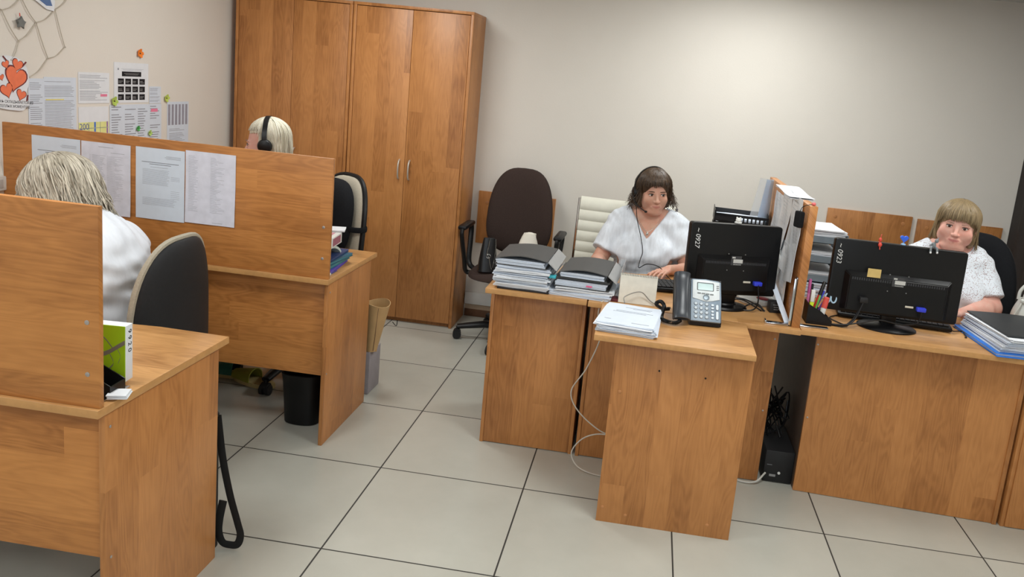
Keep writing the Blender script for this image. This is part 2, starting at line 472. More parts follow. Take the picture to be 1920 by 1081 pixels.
# right desk
t = thing('desk', 'right-hand wooden desk with a big monitor back and a full-width front panel', 'desk', (1.64, .21, 0))
ox, oy = 1.64, .21
MB().prism([(0, .012), (.93, -.020), (.93, .62), (.52, .66), (.40, .80), (.36, 1.15), (0, 1.15)], HZ0, HZ, 0, side_mi=1, bev=.0015).build('desktop', [WTOP, EDGE], t)
MB().prism([(.093, .122), (.905, .082), (.905, .098), (.093, .138)], 0.002, HZ0-.001).build('front_panel', WZ, t)
MB().box(.905, .075, 0, .922, .60, HZ0-.001, bev=.001).build('side_panel', WZ, t)
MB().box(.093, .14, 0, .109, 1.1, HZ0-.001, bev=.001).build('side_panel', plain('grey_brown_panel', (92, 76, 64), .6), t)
screws([(.10, .1215, .665), (.105, .1205, .34)], t, '-y', .004)
m = MB().box(1.6355-ox, .262-oy, HZ+.001, 1.640-ox, .292-oy, .955, bev=.001).box(1.640-ox, .262-oy, HZ+.001, 1.755-ox, .292-oy, HZ+.006, bev=.001)
tag(m.build('bracket', CHROME, t), 'chrome angle bracket')
t = thing('desk', 'wooden desk cut off by the right edge of the photo, beside the right-hand desk', 'desk', (2.574, .185, 0))
MB().prism([(0, .0), (.7, -.025), (.7, .62), (0, .64)], HZ0, HZ, 0, side_mi=1, bev=.0015).build('desktop', [WTOP, EDGE], t)
MB().box(.002, .095, 0, .018, .60, HZ0-.001, bev=.001).build('side_panel', WZ, t)
MB().box(.0185, .09, .003, .68, .106, HZ0-.001, bev=.001).build('front_panel', WZ, t)
# ------------------------------------------------------------------ chairs
def pillow(m, outline, c, thf, thb, bend=None, mif=0, mib=None, ks=(1, .985, .95, .88, .72, .5, .25)):
    """cushion: outline = [(x,z)] around (0,0); front is -y. c = centre"""
    n = len(outline); mib = mif if mib is None else mib
    c = Vector(c); bend = bend or (lambda x, z: 0.0)
    def ring(k, s):
        th = (1-k**5)**.5
        out = []
        for x, z in outline:
            y = (-thf*th if s < 0 else thb*th)+bend(x*k, z*k)
            out.append(m.bm.verts.new(c+Vector((x*k, y, z*k))))
        return out
    edge = ring(1, -1)
    for s, mi in ((-1, mif), (1, mib)):
        prev = edge
        for k in ks[1:]:
            cur = ring(k, s)
            for i in range(n):
                j = (i+1) % n
                m.bm.faces.new((prev[i], prev[j], cur[j], cur[i]) if s < 0 else (prev[i], cur[i], cur[j], prev[j])).material_index = mi
            prev = cur
        cv = m.bm.verts.new(c+Vector((0, (-thf if s < 0 else thb)+bend(0, 0), 0)))
        for i in range(n):
            m.bm.faces.new((prev[i], prev[(i+1) % n], cv)).material_index = mi
    return m
def back_outline(w, h, taper=.84, n=48, p=3.0):
    P = []
    for i in range(n):
        a = 2*PI*i/n; ca, sa = math.cos(a), math.sin(a)
        x = math.copysign(abs(ca)**(2/p), ca)*w/2; z = math.copysign(abs(sa)**(2/(p if sa < 0 else 2.3)), sa)*h/2
        P.append((x*(1-(1-taper)*(z/h+.5)), z))
    return P
def seat_outline(w, d, n=40, p=3.2):
    return [(math.copysign(abs(math.cos(2*PI*i/n))**(2/p), math.cos(2*PI*i/n))*w/2, math.copysign(abs(math.sin(2*PI*i/n))**(2/p), math.sin(2*PI*i/n))*d/2) for i in range(n)]
def star_base(t, rot=0.0, r=.29, mat=None):
    mat = mat or BLK
    hub = MB().lathe([(.02, .055), (.05, .06), (.055, .09), (.045, .115), (.03, .13), (.028, .21), (.024, .215), (.022, .37), (.018, .42)], 20).build('gas_column', mat, t)
    for k in range(5):
        a = rot+2*PI*k/5; d = Vector((math.cos(a), math.sin(a), 0))
        p = [d*.03+Vector((0, 0, .10)), d*.12+Vector((0, 0, .102)), d*.22+Vector((0, 0, .088)), d*r+Vector((0, 0, .078))]
        lg = MB().tube(p, [.027, .026, .022, .018], 10, flat=(.85, 1.2)).build('base_leg', mat, t)
        q = d*r; sd = Vector((-d.y, d.x, 0))
        c = MB()
        for sg in (-1, 1): c.tube([q+sd*(.006*sg)+Vector((0, 0, .027)), q+sd*(.024*sg)+Vector((0, 0, .027))], .026, 18)
        c.tube([q+Vector((0, 0, .03)), q+Vector((0, 0, .08))], .008, 8)
        c.tube([q-sd*.018+Vector((0, 0, .040)), q+sd*.018+Vector((0, 0, .040))], .024, 14)
        c.build('caster', BLKM, lg)
def arm_loop(t, sx, z0=.40, mat=None):
    """closed plastic arm: bottom by the seat, loop up"""
    x = .285*sx
    p = [(x*.80, .08, z0), (x*.98, .10, z0+.04), (x*1.02, .14, z0+.16), (x*1.04, .165, z0+.255), (x*1.04, .12, z0+.285),
         (x*1.04, -.02, z0+.290), (x*1.04, -.075, z0+.270), (x*1.03, -.07, z0+.22), (x*1.0, -.01, z0+.08), (x*.97, .02, z0+.0), (x*.80, .04, z0-.01)]
    m = MB().tube(spline(p, 5), .0175, 10, flat=(.8, 1.15))
    m.box(x*1.04-.027, -.085, z0+.277, x*1.04+.027, .16, z0+.305, bev=.012)
    return m.build('armrest', mat or BLK, t)
def office_chair(label, loc, rotz, fabric, shell, piping=None, arms=True, w=.44, h=.52, zc=.80, recl=.13, seat_z=.46, base_rot=.3, rim=None, seat_w=.47):
    t = thing('office_chair', label, 'chair', loc, rotz)
    out = back_outline(w, h)
    bend = lambda x, z: -.35*x*x*2.2+.10*(.5-(z/h))**2*.3
    M = Matrix.Translation((0, .245, zc)) @ Matrix.Rotation(-recl, 4, 'X')
    m = MB(); pillow(m, out, (0, 0, 0), .045, .004, bend, 0)
    for v in m.bm.verts: v.co = M @ v.co
    m.build('backrest', fabric, t)
    m = MB(); pillow(m, [(x*1.01, z*1.005) for x, z in out], (0, .007, 0), .004, .034, bend, 0)
    for v in m.bm.verts: v.co = M @ v.co
    m.build('back_shell', shell, t)
    if piping:
        m = MB().tube([M @ Vector((x*1.01, .004+bend(x, z), z*1.01)) for x, z in out], piping[1], 8, closed=True)
        m.build('piping', piping[0], t)
    m = MB(); so = seat_outline(seat_w, .46)
    pillow(m, so, (0, 0, 0), .045, .012, lambda x, z: .10*z*z*(1 if z < 0 else .3), 0)
    Ms = Matrix.Translation((0, -.005, seat_z-.03)) @ Matrix.Rotation(-PI/2, 4, 'X')
    # outline (x,z): z -> y ; front(-y) -> up
    for v in m.bm.verts: v.co = Vector((v.co.x, v.co.z-.005, seat_z-.045-v.co.y))
    m.build('seat', fabric, t)
    m = MB().box(-.11, -.12, seat_z-.085, .11, .12, seat_z-.055, bev=.006).box(-.06, -.09, seat_z-.125, .06, .10, seat_z-.083, bev=.01)
    m.build('mechanism', BLK, t)
    pb = M @ Vector((0, .045, -.06))
    m = MB().tube(spline([(0, .05, seat_z-.10), (0, .20, seat_z-.105), (0, .285, seat_z-.04), (0, pb.y+.015, seat_z+.12), (0, pb.y, pb.z)], 5), .022, 10, flat=(.5, 1.5))
    m.build('back_support', BLK, t)
    if arms:
        for sx in (-1, 1): arm_loop(t, sx, seat_z-.06)
    star_base(t, base_rot)
    return t
BROWN = plain('brown_fabric', (62, 50, 46), .95, spec=.15, var=.12, scale=220, bump=.3)
BEIGEF = plain('beige_fabric', (172, 164, 148), .95, spec=.15, var=.08, scale=200, bump=.3)
CREAM = plain('cream_leatherette', (214, 212, 198), .45, var=.03)
GREYSH = plain('charcoal_chair_shell', (30, 31, 34), .62, spec=.35, var=.12, scale=90, bump=.2)
office_chair('brown fabric office chair with looped black arms, between wardrobe and binder stacks', (.165, 1.80, 0), -.02, BROWN, BLK, arms=True, w=.455, h=.56, zc=.795, recl=.12, seat_z=.475, base_rot=PI+.25)
office_chair('charcoal-backed office chair with beige sides, behind the near left desk', (-.88, -.435, 0), -PI/2, BEIGEF, GREYSH, piping=(BEIGEF, .010), arms=False, w=.47, h=.56, zc=.70, recl=.06, seat_z=.45, base_rot=.55)
office_chair('beige-backed office chair with black edging in front of the wardrobe handles', (-.755, .82, 0), -PI/2+1.0, BEIGEF, BLK, piping=(BLK, .014), arms=False, w=.46, h=.56, zc=.768, recl=.16, seat_z=.46, base_rot=.2)
office_chair('black fabric office chair behind the woman at the right-hand desk', (2.53, 1.06, 0), -.55, BLKF, BLK, arms=True, w=.50, h=.60, zc=.79, recl=.12, seat_z=.44, base_rot=.2)

# cream ribbed chair
t = thing('ribbed_chair', 'cream ribbed leatherette chair behind the dark-haired woman', 'chair', (.86, 1.32, 0), 0)
def rib_back():
    m = MB(); w, z0, z1, N = .54, .46, .985, 9
    def P(u, v):
        z = z0+(z1-z0)*v
        y = .215+.10*(v-.2)**2-.045*(1-(2*u-1)**2)*.4
        b = abs(math.sin(v*N*PI))**.45
        return (-w/2+w*u, y-.016*b, z)
    m.sheet(lambda u, v: P(u, v), 10, N*10, -.022)
    return m
rib_back().build('backrest', CREAM, t, ang=60)
m = MB()
for sx in (-1, 1):
    m.tube(spline([(sx*.278, -.20, .43), (sx*.278, .12, .42), (sx*.278, .205, .50), (sx*.278, .225, .70), (sx*.278, .285, .99)], 6), .011, 8)
m.tube([(-.278, .285, .985), (.278, .285, .985)], .009, 8)
m.build('side_frame', CHROME, t)
m = MB(); pillow(m, seat_outline(.53, .46), (0, 0, 0), .03, .02, None, 0)
for v in m.bm.verts: v.co = Vector((v.co.x, v.co.z-.01, .42-v.co.y))
m.build('seat', CREAM, t)
MB().box(-.10, -.10, .36, .10, .10, .40, bev=.006).build('mechanism', BLK, t)
star_base(t, .4, mat=STEEL)

# black back cushion strapped to the beige chair
ct = thing('back_cushion', 'black lumbar cushion strapped to the beige chair back by an elastic band', 'cushion', (-.755, .82, 0), -PI/2+1.0)
m = MB(); pillow(m, back_outline(.40, .40, .95), (0, 0, 0), .075, .012, lambda x, z: -.25*x*x)
Mc = Matrix.Translation((-.010, .185, .835)) @ Matrix.Rotation(-.16, 4, 'X')
for v in m.bm.verts: v.co = Mc @ v.co
m.build('cushion', BLKF, ct)
MB().tube(spline([(-.235, .17, .80), (-.16, .15, .80), (0, .150, .80), (.15, .150, .80), (.215, .175, .80), (.232, .215, .80), (.19, .258, .80), (0, .285, .80), (-.19, .258, .80), (-.238, .215, .80)], 4), .011, 8, flat=(1.3, .25), closed=True).build('strap', BLKF, ct)
# ------------------------------------------------------------------ people: smooth solid modelling on a grid
class Field:
    def __init__(s, xs, ys, zs):
        s.x, s.y, s.z = [np.asarray(a, np.float32) for a in (xs, ys, zs)]
        s.d = np.full((len(xs), len(ys), len(zs)), .5, np.float32)
        s.M = None                                  # optional local frame (Matrix) applied to primitives
    def _T(s, p):
        p = Vector(p)
        return np.array(s.M @ p if s.M is not None else p, np.float32)
    def _sub(s, lo, hi):
        sl = []
        for a, l, h in zip((s.x, s.y, s.z), lo, hi):
            i0 = int(np.searchsorted(a, l)); i1 = int(np.searchsorted(a, h))
            sl.append(slice(max(0, i0-1), min(len(a), i1+1)))
        if any(q.stop-q.start < 1 for q in sl): return None, None
        X = s.x[sl[0]][:, None, None]; Y = s.y[sl[1]][None, :, None]; Z = s.z[sl[2]][None, None, :]
        return tuple(sl), (X, Y, Z)
    def _apply(s, sl, e, k, op):
        d = s.d[sl]
        if op == 'add':
            if k <= 0: r = np.minimum(d, e)
            else:
                h = np.maximum(k-np.abs(d-e), 0)/k
                r = np.minimum(d, e)-h*h*k*.25
        else:
            if k <= 0: r = np.maximum(d, -e)
            else:
                h = np.maximum(k-np.abs(d+e), 0)/k
                r = np.maximum(d, -e)+h*h*k*.25
        s.d[sl] = r
    def cone(s, p0, p1, r0, r1=None, k=.02, op='add', flat=None):
        r1 = r0 if r1 is None else r1
        a, b = s._T(p0), s._T(p1)
        if s.M is not None: q_ = s.M.to_scale()[1]; r0 *= q_; r1 *= q_; k *= q_
        R = max(r0, r1)+k+.012
        sl, G = s._sub(np.minimum(a, b)-R, np.maximum(a, b)+R)
        if sl is None: return s
        ab = b-a; L2 = max(float(ab@ab), 1e-9)
        px, py, pz = G[0]-a[0], G[1]-a[1], G[2]-a[2]
        t = np.clip((px*ab[0]+py*ab[1]+pz*ab[2])/L2, 0, 1)
        e = np.sqrt((px-t*ab[0])**2+(py-t*ab[1])**2+(pz-t*ab[2])**2)-(r0+(r1-r0)*t)
        s._apply(sl, e, k, op); return s
    def ell(s, c, r, k=.02, op='add', rot=None):
        c = s._T(c); r = np.array(r if not np.isscalar(r) else (r, r, r), np.float32)
        if s.M is not None: r = r*np.array(s.M.to_scale(), np.float32); k = k*s.M.to_scale()[1]
        R = float(r.max())+k+.012
        sl, G = s._sub(c-R, c+R)
        if sl is None: return s
        q = Matrix.Identity(3)
        if rot is not None: q = Euler(rot).to_matrix()
        if s.M is not None: q = s.M.to_3x3().normalized() @ q
        q = np.array(q.inverted(), np.float32)
        px, py, pz = G[0]-c[0], G[1]-c[1], G[2]-c[2]
        u = [(q[i, 0]*px+q[i, 1]*py+q[i, 2]*pz)/r[i] for i in range(3)]
        n = np.sqrt(u[0]**2+u[1]**2+u[2]**2)
        g = np.sqrt((u[0]/r[0])**2+(u[1]/r[1])**2+(u[2]/r[2])**2)+1e-9
        e = n*(n-1)/g
        s._apply(sl, e, k, op); return s
    def half(s, p, nrm):
        """keep the side the normal points away from (remove the +normal side)"""
        p = s._T(p); n = Vector(nrm)
        if s.M is not None: n = s.M.to_3x3() @ n
        n = np.array(n.normalized(), np.float32)
        e = (s.x[:, None, None]-p[0])*n[0]+(s.y[None, :, None]-p[1])*n[1]+(s.z[None, None, :]-p[2])*n[2]
        s.d = np.maximum(s.d, e); return s
    def wedge(s, p, nrms):
        """remove the intersection of several half spaces (each +normal side)"""
        p = s._T(p); e = None
        for nrm in nrms:
            q = p
            if isinstance(nrm, tuple) and len(nrm) == 2 and hasattr(nrm[0], '__len__'): q, nrm = s._T(nrm[0]), nrm[1]
            n = Vector(nrm)
            if s.M is not None: n = s.M.to_3x3() @ n
            n = np.array(n.normalized(), np.float32)
            v = -((s.x[:, None, None]-q[0])*n[0]+(s.y[None, :, None]-q[1])*n[1]+(s.z[None, None, :]-q[2])*n[2])
            e = v if e is None else np.maximum(e, v)
        s.d = np.maximum(s.d, -e); return s
    def disp(s, fn):
        s.d = s.d+fn(s.x[:, None, None], s.y[None, :, None], s.z[None, None, :]).astype(np.float32); return s
    def mesh(s):
        d = s.d; S = d < 0
        nx, ny, nz = d.shape
        cnt = np.zeros((nx-1, ny-1, nz-1), np.float32); acc = np.zeros((nx-1, ny-1, nz-1, 3), np.float32)
        ax = (s.x, s.y, s.z)
        crossing = []
        for A in range(3):
            o0 = [slice(None)]*3; o1 = [slice(None)]*3; o0[A] = slice(0, -1); o1[A] = slice(1, None)
            d0, d1 = d[tuple(o0)], d[tuple(o1)]
            cr = S[tuple(o0)] != S[tuple(o1)]
            idx = np.argwhere(cr); crossing.append(idx)
            v0 = d0[cr]; v1 = d1[cr]; t = v0/(v0-v1)
            P = np.stack([ax[q][idx[:, q]] for q in range(3)], 1)
            P[:, A] += t*(ax[A][idx[:, A]+1]-ax[A][idx[:, A]])
            B, C = [q for q in range(3) if q != A]
            for db in (0, -1):
                for dc in (0, -1):
                    ci = idx.copy(); ci[:, B] += db; ci[:, C] += dc
                    ok = (ci >= 0).all(1) & (ci < np.array([nx-1, ny-1, nz-1])).all(1)
                    c = ci[ok]
                    np.add.at(cnt, (c[:, 0], c[:, 1], c[:, 2]), 1)
                    np.add.at(acc, (c[:, 0], c[:, 1], c[:, 2]), P[ok])
        act = cnt > 0
        vid = np.full(cnt.shape, -1, np.int64); vid[act] = np.arange(int(act.sum()))
        V = acc[act]/cnt[act][:, None]
        F = []
        for A in range(3):
            idx = crossing[A]; B, C = (A+1) % 3, (A+2) % 3
            ok = (idx[:, B] > 0) & (idx[:, C] > 0) & (idx[:, B] < d.shape[B]-1) & (idx[:, C] < d.shape[C]-1)
            idx = idx[ok]
            ids = []
            for db, dc in ((0, 0), (-1, 0), (-1, -1), (0, -1)):
                ci = idx.copy(); ci[:, B] += db; ci[:, C] += dc
                ids.append(vid[ci[:, 0], ci[:, 1], ci[:, 2]])
            q = np.stack(ids, 1)
            ins = S[idx[:, 0], idx[:, 1], idx[:, 2]]
            q[~ins] = q[~ins][:, ::-1]
            F.append(q)
        return V, np.concatenate(F)
    def build(s, name, mats, parent=None, mi=None, smooth_iter=0):
        V, F = s.mesh()
        if smooth_iter:
            n = len(V)
            E = np.concatenate([F[:, [0, 1]], F[:, [1, 2]], F[:, [2, 3]], F[:, [3, 0]]])
            for _ in range(smooth_iter):
                ac = np.zeros_like(V); ct = np.zeros(n, np.float32)
                np.add.at(ac, E[:, 0], V[E[:, 1]]); np.add.at(ct, E[:, 0], 1)
                np.add.at(ac, E[:, 1], V[E[:, 0]]); np.add.at(ct, E[:, 1], 1)
                V = V*.5+.5*ac/np.maximum(ct, 1)[:, None]
        me = bpy.data.meshes.new(name)
        me.vertices.add(len(V)); me.vertices.foreach_set('co', V.astype(np.float32).ravel())
        me.loops.add(F.size); me.loops.foreach_set('vertex_index', F.astype(np.int32).ravel())
        me.polygons.add(len(F)); me.polygons.foreach_set('loop_start', np.arange(0, F.size, 4, dtype=np.int32))
        me.polygons.foreach_set('loop_total', np.full(len(F), 4, np.int32))
        me.polygons.foreach_set('use_smooth', np.ones(len(F), bool))
        for m in (mats if isinstance(mats, list) else [mats]): me.materials.append(m)
        if mi is not None:
            C = V[F].mean(1); me.polygons.foreach_set('material_index', mi(C).astype(np.int32))
        me.update(calc_edges=True); me.validate()
        o = bpy.data.objects.new(name, me); COL.objects.link(o)
        if parent is not None: o.parent = parent
        return o
def axis_grid(lo, hi, coarse, flo, fhi, fine):
    """grid line positions: fine between flo..fhi, coarse elsewhere"""
    a = list(np.arange(lo, flo, coarse)); b = list(np.arange(flo, fhi, fine)); c = list(np.arange(fhi, hi+coarse, coarse))
    return np.array(a+b+c, np.float32)

def skin_mat(name, rgb, lip=(176, 98, 92)):
    t = NT(name); v = t.obj()
    nz = t.noise(v, 26, 4, .6); c = s2l(rgb)
    red = (c[0]*1.0, c[1]*.82, c[2]*.80, 1)
    at = t.n('ShaderNodeAttribute', attribute_name='lip')
    t.fin(t.mix(t.math('MULTIPLY', at.outputs['Fac'], .75), t.ramp(nz, [(.32, red), (.62, c)]), s2l(lip)), .55, 0, .35)
    t.b.inputs['Subsurface Weight'].default_value = .12
    t.b.inputs['Subsurface Radius'].default_value = (.012, .005, .003)
    t.bump(t.noise(v, 420, 2), .10, .001)
    return t.m
def hair_mat(name, dark, light, scale=120):
    t = NT(name); o = t.sep(t.obj())
    ang = t.math('ARCTAN2', o[0], o[1])
    v = t.comb(t.math('MULTIPLY', ang, 14.0), t.math('MULTIPLY', o[2], 3.0), t.math('MULTIPLY', t.math('ADD', o[0], o[1]), 8.0))
    nz = t.noise(v, 2.2, 4, .65, .4)
    t.fin(t.ramp(nz, [(.32, s2l(dark)), (.68, s2l(light))]), .42, 0, .45)
    return t.m
EYEW = plain('eye_white', (226, 220, 214), .2)
IRIS = plain('brown_iris', (58, 38, 26), .15)
PUPIL = plain('pupil', (10, 8, 8), .1)

def head_prims(f, fat=0.0, age=0.0):
    """primitives of a face in head coordinates: centre between the ears, front -y"""
    f.ell((0, .014, .036), (.074, .094, .086), .02)
    f.ell((0, -.020, -.016), (.0655+fat*.5, .070, .082), .025)
    f.ell((0, -.034, -.064), (.042+fat*.9, .048, .036), .020)
    f.ell((0, -.074, -.094), (.022+fat*.4, .018, .017), .022)
    if fat: f.ell((0, -.040, -.104), (.044+fat, .042, .020+fat*.5), .025)
    for sx in (-1, 1):
        f.ell((sx*(.040+fat*.5), -.063, -.030), (.023+fat*.5, .020, .024+fat*.3), .022)
        f.ell((sx*.034, -.0795, .0165), (.020, .010, .0065), .012)          # brow ridge
        f.ell((sx*(.047+fat*.7), -.022, -.055), (.016+fat*.5, .034, .030), .022)
        f.ell((sx*.0325, -.099, .000), (.0180, .016, .0130), .010, 'sub')  # socket
        f.ell((sx*.0325, -.0740, .002), (.0176, .0120, .0105), .006)        # lid mound
    f.cone((0, -.082, .012), (0, -.1045, -.030), .0070, .0100, .010)       # nose
    f.ell((0, -.1085, -.0340), (.0105, .0095, .0085), .007)
    for sx in (-1, 1):
        f.ell((sx*.0128, -.0955, -.0365), (.0078, .0105, .0072), .006)
        f.ell((sx*.0065, -.1015, -.0430), (.0036, .0050, .0028), .003, 'sub')
    # lips
    f.ell((0, -.080, -.065), (.028, .014, .018), .02)
    for sx in (-1, 1):
        f.cone((0, -.0955, -.0605), (sx*.0215, -.0870, -.0622), .0044, .0022, .004)
        f.cone((0, -.0945, -.0705), (sx*.018, -.0870, -.0650), .0050, .0020, .004)
    for sx in (-1, 1):
        f.cone((0, -.1020, -.0652), (sx*.0235, -.0925, -.0628), .0016, .0012, .002, 'sub')
        f.cone((sx*.019, -.094, -.040), (sx*.029+sx*fat*.3, -.085, -.060), .0015, .0015, .009, 'sub')   # smile line
    for sx in (-1, 1):                                                       # ears
        f.ell((sx*(.074+fat*.6), .012, -.004), (.008, .018, .030), .008, rot=(0, 0, sx*.35))
        f.ell((sx*(.080+fat*.6), .008, .002), (.005, .010, .016), .005, 'sub')
def lip_attr(me, HM):
    """soft per-vertex mask of the lips, used by the skin material"""
    n = len(me.vertices); V = np.empty(n*3, np.float32); me.vertices.foreach_get('co', V); V = V.reshape(-1, 3)
    Mi = np.array(HM.inverted(), np.float32); h = V@Mi[:3, :3].T+Mi[:3, 3]
    x, y, z = np.abs(h[:, 0]), h[:, 1], h[:, 2]
    half = .0068*np.sqrt(np.clip(1-(x/.0235)**2, 0, 1))
    d = np.abs(z+.0656-.0030*(x/.0235)**2)-half
    m = np.clip(.5-d/.0030, 0, 1)*(y < -.078)*(x < .0245)
    at = me.attributes.new('lip', 'FLOAT', 'POINT'); at.data.foreach_set('value', m.astype(np.float32))
def eyes(M, parent, brow, look=(0, 0), browth=.0028, lid=True, closed=.0):
    for sx in (-1, 1):
        c = M @ Vector((sx*.0325, -.0758, .002))
        R = M.to_3x3() @ Euler((look[1], 0, look[0])).to_matrix()
        m = MB()
        m.ball((0, 0, 0), (.0146, .0128, .0088), 0, 18, M.to_3x3())
        o = m.build('eye', [EYEW, IRIS, PUPIL], parent, loc=c)
        m = MB()
        d = R @ Vector((0, -1, 0))
        fr = M.to_3x3() @ Vector((look[0]*.008, -.0117, .0004+look[1]*.006))
        m.ball(fr, (.0062, .0024, .0062), 0, 14, M.to_3x3())
        m.ball(fr+M.to_3x3() @ Vector((0, -.0012, 0)), (.0026, .0014, .0026), 1, 10, M.to_3x3())
        m.build('iris', [IRIS, PUPIL], o)
        ws = [(-.0165, -.0745, -.0005), (-.010, -.0866, .0072-closed), (0, -.0898, .0094-closed), (.010, -.0866, .0080-closed), (.0172, -.0735, .0012)]
        P = [M @ Vector((sx*.0325+a*sx*1.0, b, c_)) for a, b, c_ in ws]
        MB().tube(spline(P, 5), [.0008]+[.0016]*19+[.0006], 6).build('eyelashes', PUPIL, parent)
        ws = [(-.019, -.0860, .0195), (-.006, -.0925, .0228), (.008, -.0905, .0232), (.022, -.076, .0160)]
        P = [M @ Vector((sx*.0325+a*sx, b, c_)) for a, b, c_ in ws]
        n = len(spline(P, 5))
        MB().tube(spline(P, 5), [browth*(.55+.5*math.sin(PI*i/(n-1))) for i in range(n)], 6, flat=(1, .6)).build('eyebrow', brow, parent)
def hand(f, wrist, dirv, palm_n, side, k=.008, curl=.35):
    """five-fingered relaxed hand: dirv = pointing direction, palm_n = palm facing, side=+1 thumb along dirv x palm_n"""
    d = Vector(dirv).normalized(); n = Vector(palm_n); n = (n-d*n.dot(d)).normalized(); b = d.cross(n)*side
    w = Vector(wrist)
    q = Matrix((d, b, n)).transposed()
    for a, w_ in ((.022, .026), (.045, .034), (.072, .037)):
        f.cone(w+d*a-b*(w_-.012), w+d*a+b*(w_-.012), .0125, .0125, .012)
    L = [(.030, .074, .0082), (.0105, .082, .0085), (-.0095, .077, .0082), (-.028, .060, .0072)]
    for off, ln, r in L:
        p = w+d*.082+b*off; ang = curl*.5; seg = [ln*.45, ln*.31, ln*.24]; spread = off*1.6
        for i, s_ in enumerate(seg):
            dd = (d*math.cos(ang)+n*math.sin(ang)+b*spread*.9).normalized()
            p2 = p+dd*s_
            f.cone(p, p2, r*(1-.08*i), r*(.93-.09*i), .003)
            p = p2; ang += curl*.9
    p = w+d*.025+b*.026+n*.006; dd = (d*.62+b*.72+n*.25).normalized(); p1 = p+dd*.042
    f.cone(w+d*.02+b*.012, p1, .015, .0105, .008)
    dd = (d*.86+b*.38+n*.28).normalized(); p2 = p1+dd*.032
    f.cone(p1, p2, .0100, .0080, .003)
def hang(m, n, seed, c, rad, zend, flare=0.0, wave=0.0, freq=8.0, r=.0024, a_rng=(-PI, PI), b_rng=(.05, .8), sink=.97, npt=13, swirl=0.15, part=0.0, clump=0.0):
    """hair strands: follow the skull ellipsoid from the crown, then hang down to zend(a); a=0 is the back of the head"""
    rg = random.Random(seed)
    for i in range(n):
        a = rg.uniform(*a_rng); b0 = rg.uniform(*b_rng); ze = zend(a, rg)
        ph = rg.uniform(0, 6.28); wv = wave*rg.uniform(.5, 1.4); out = rg.uniform(.99, 1.03); fl = flare*rg.uniform(.2, 1.3)
        if ze is None: continue
        if clump: ph = 3.1*math.sin(a*clump)+2.0*math.sin(a*clump*.37+1)+rg.uniform(-.5, .5)
        sh = rg.uniform(-1, 1)*swirl
        pts = []
        zc = c[2]; Lb = (PI/2-b0)*.10; Ld = max(0, zc-ze); Lt = Lb+Ld
        for k in range(npt):
            u = k/(npt-1); q = u*Lt
            th = min(PI/2, b0+q/.10) if q < Lb else PI/2
            z = c[2]+rad[2]*math.cos(th)
            if q > Lb: z = zc-(q-Lb)
            if ze > zc:      # short strand ends on the dome
                th = b0+(max(b0+.25, math.acos(min(1, max(-1, (ze-zc)/rad[2]))))-b0)*u; z = zc+rad[2]*math.cos(th)
            w = (q-Lb)/max(Ld, 1e-6) if q > Lb else 0
            kk = (sink+(out-sink)*min(1, u*3))+wv*10*u*math.sin(ph+freq*u)*(1+(.6*w if clump else 0))+fl*w*w*10
            aa = a+sh*u+wv*6*u*math.cos(ph+freq*.8*u)
            pts.append((math.sin(aa)*rad[0]*math.sin(th)*kk+part*(1-u)*(1-u)*0, c[1]+math.cos(aa)*rad[1]*math.sin(th)*kk, z))
        rr = r*rg.uniform(.7, 1.3)
        m.tube(pts, [rr*(1-.75*(k/(npt-1))**2) for k in range(npt)], 4, caps=False)

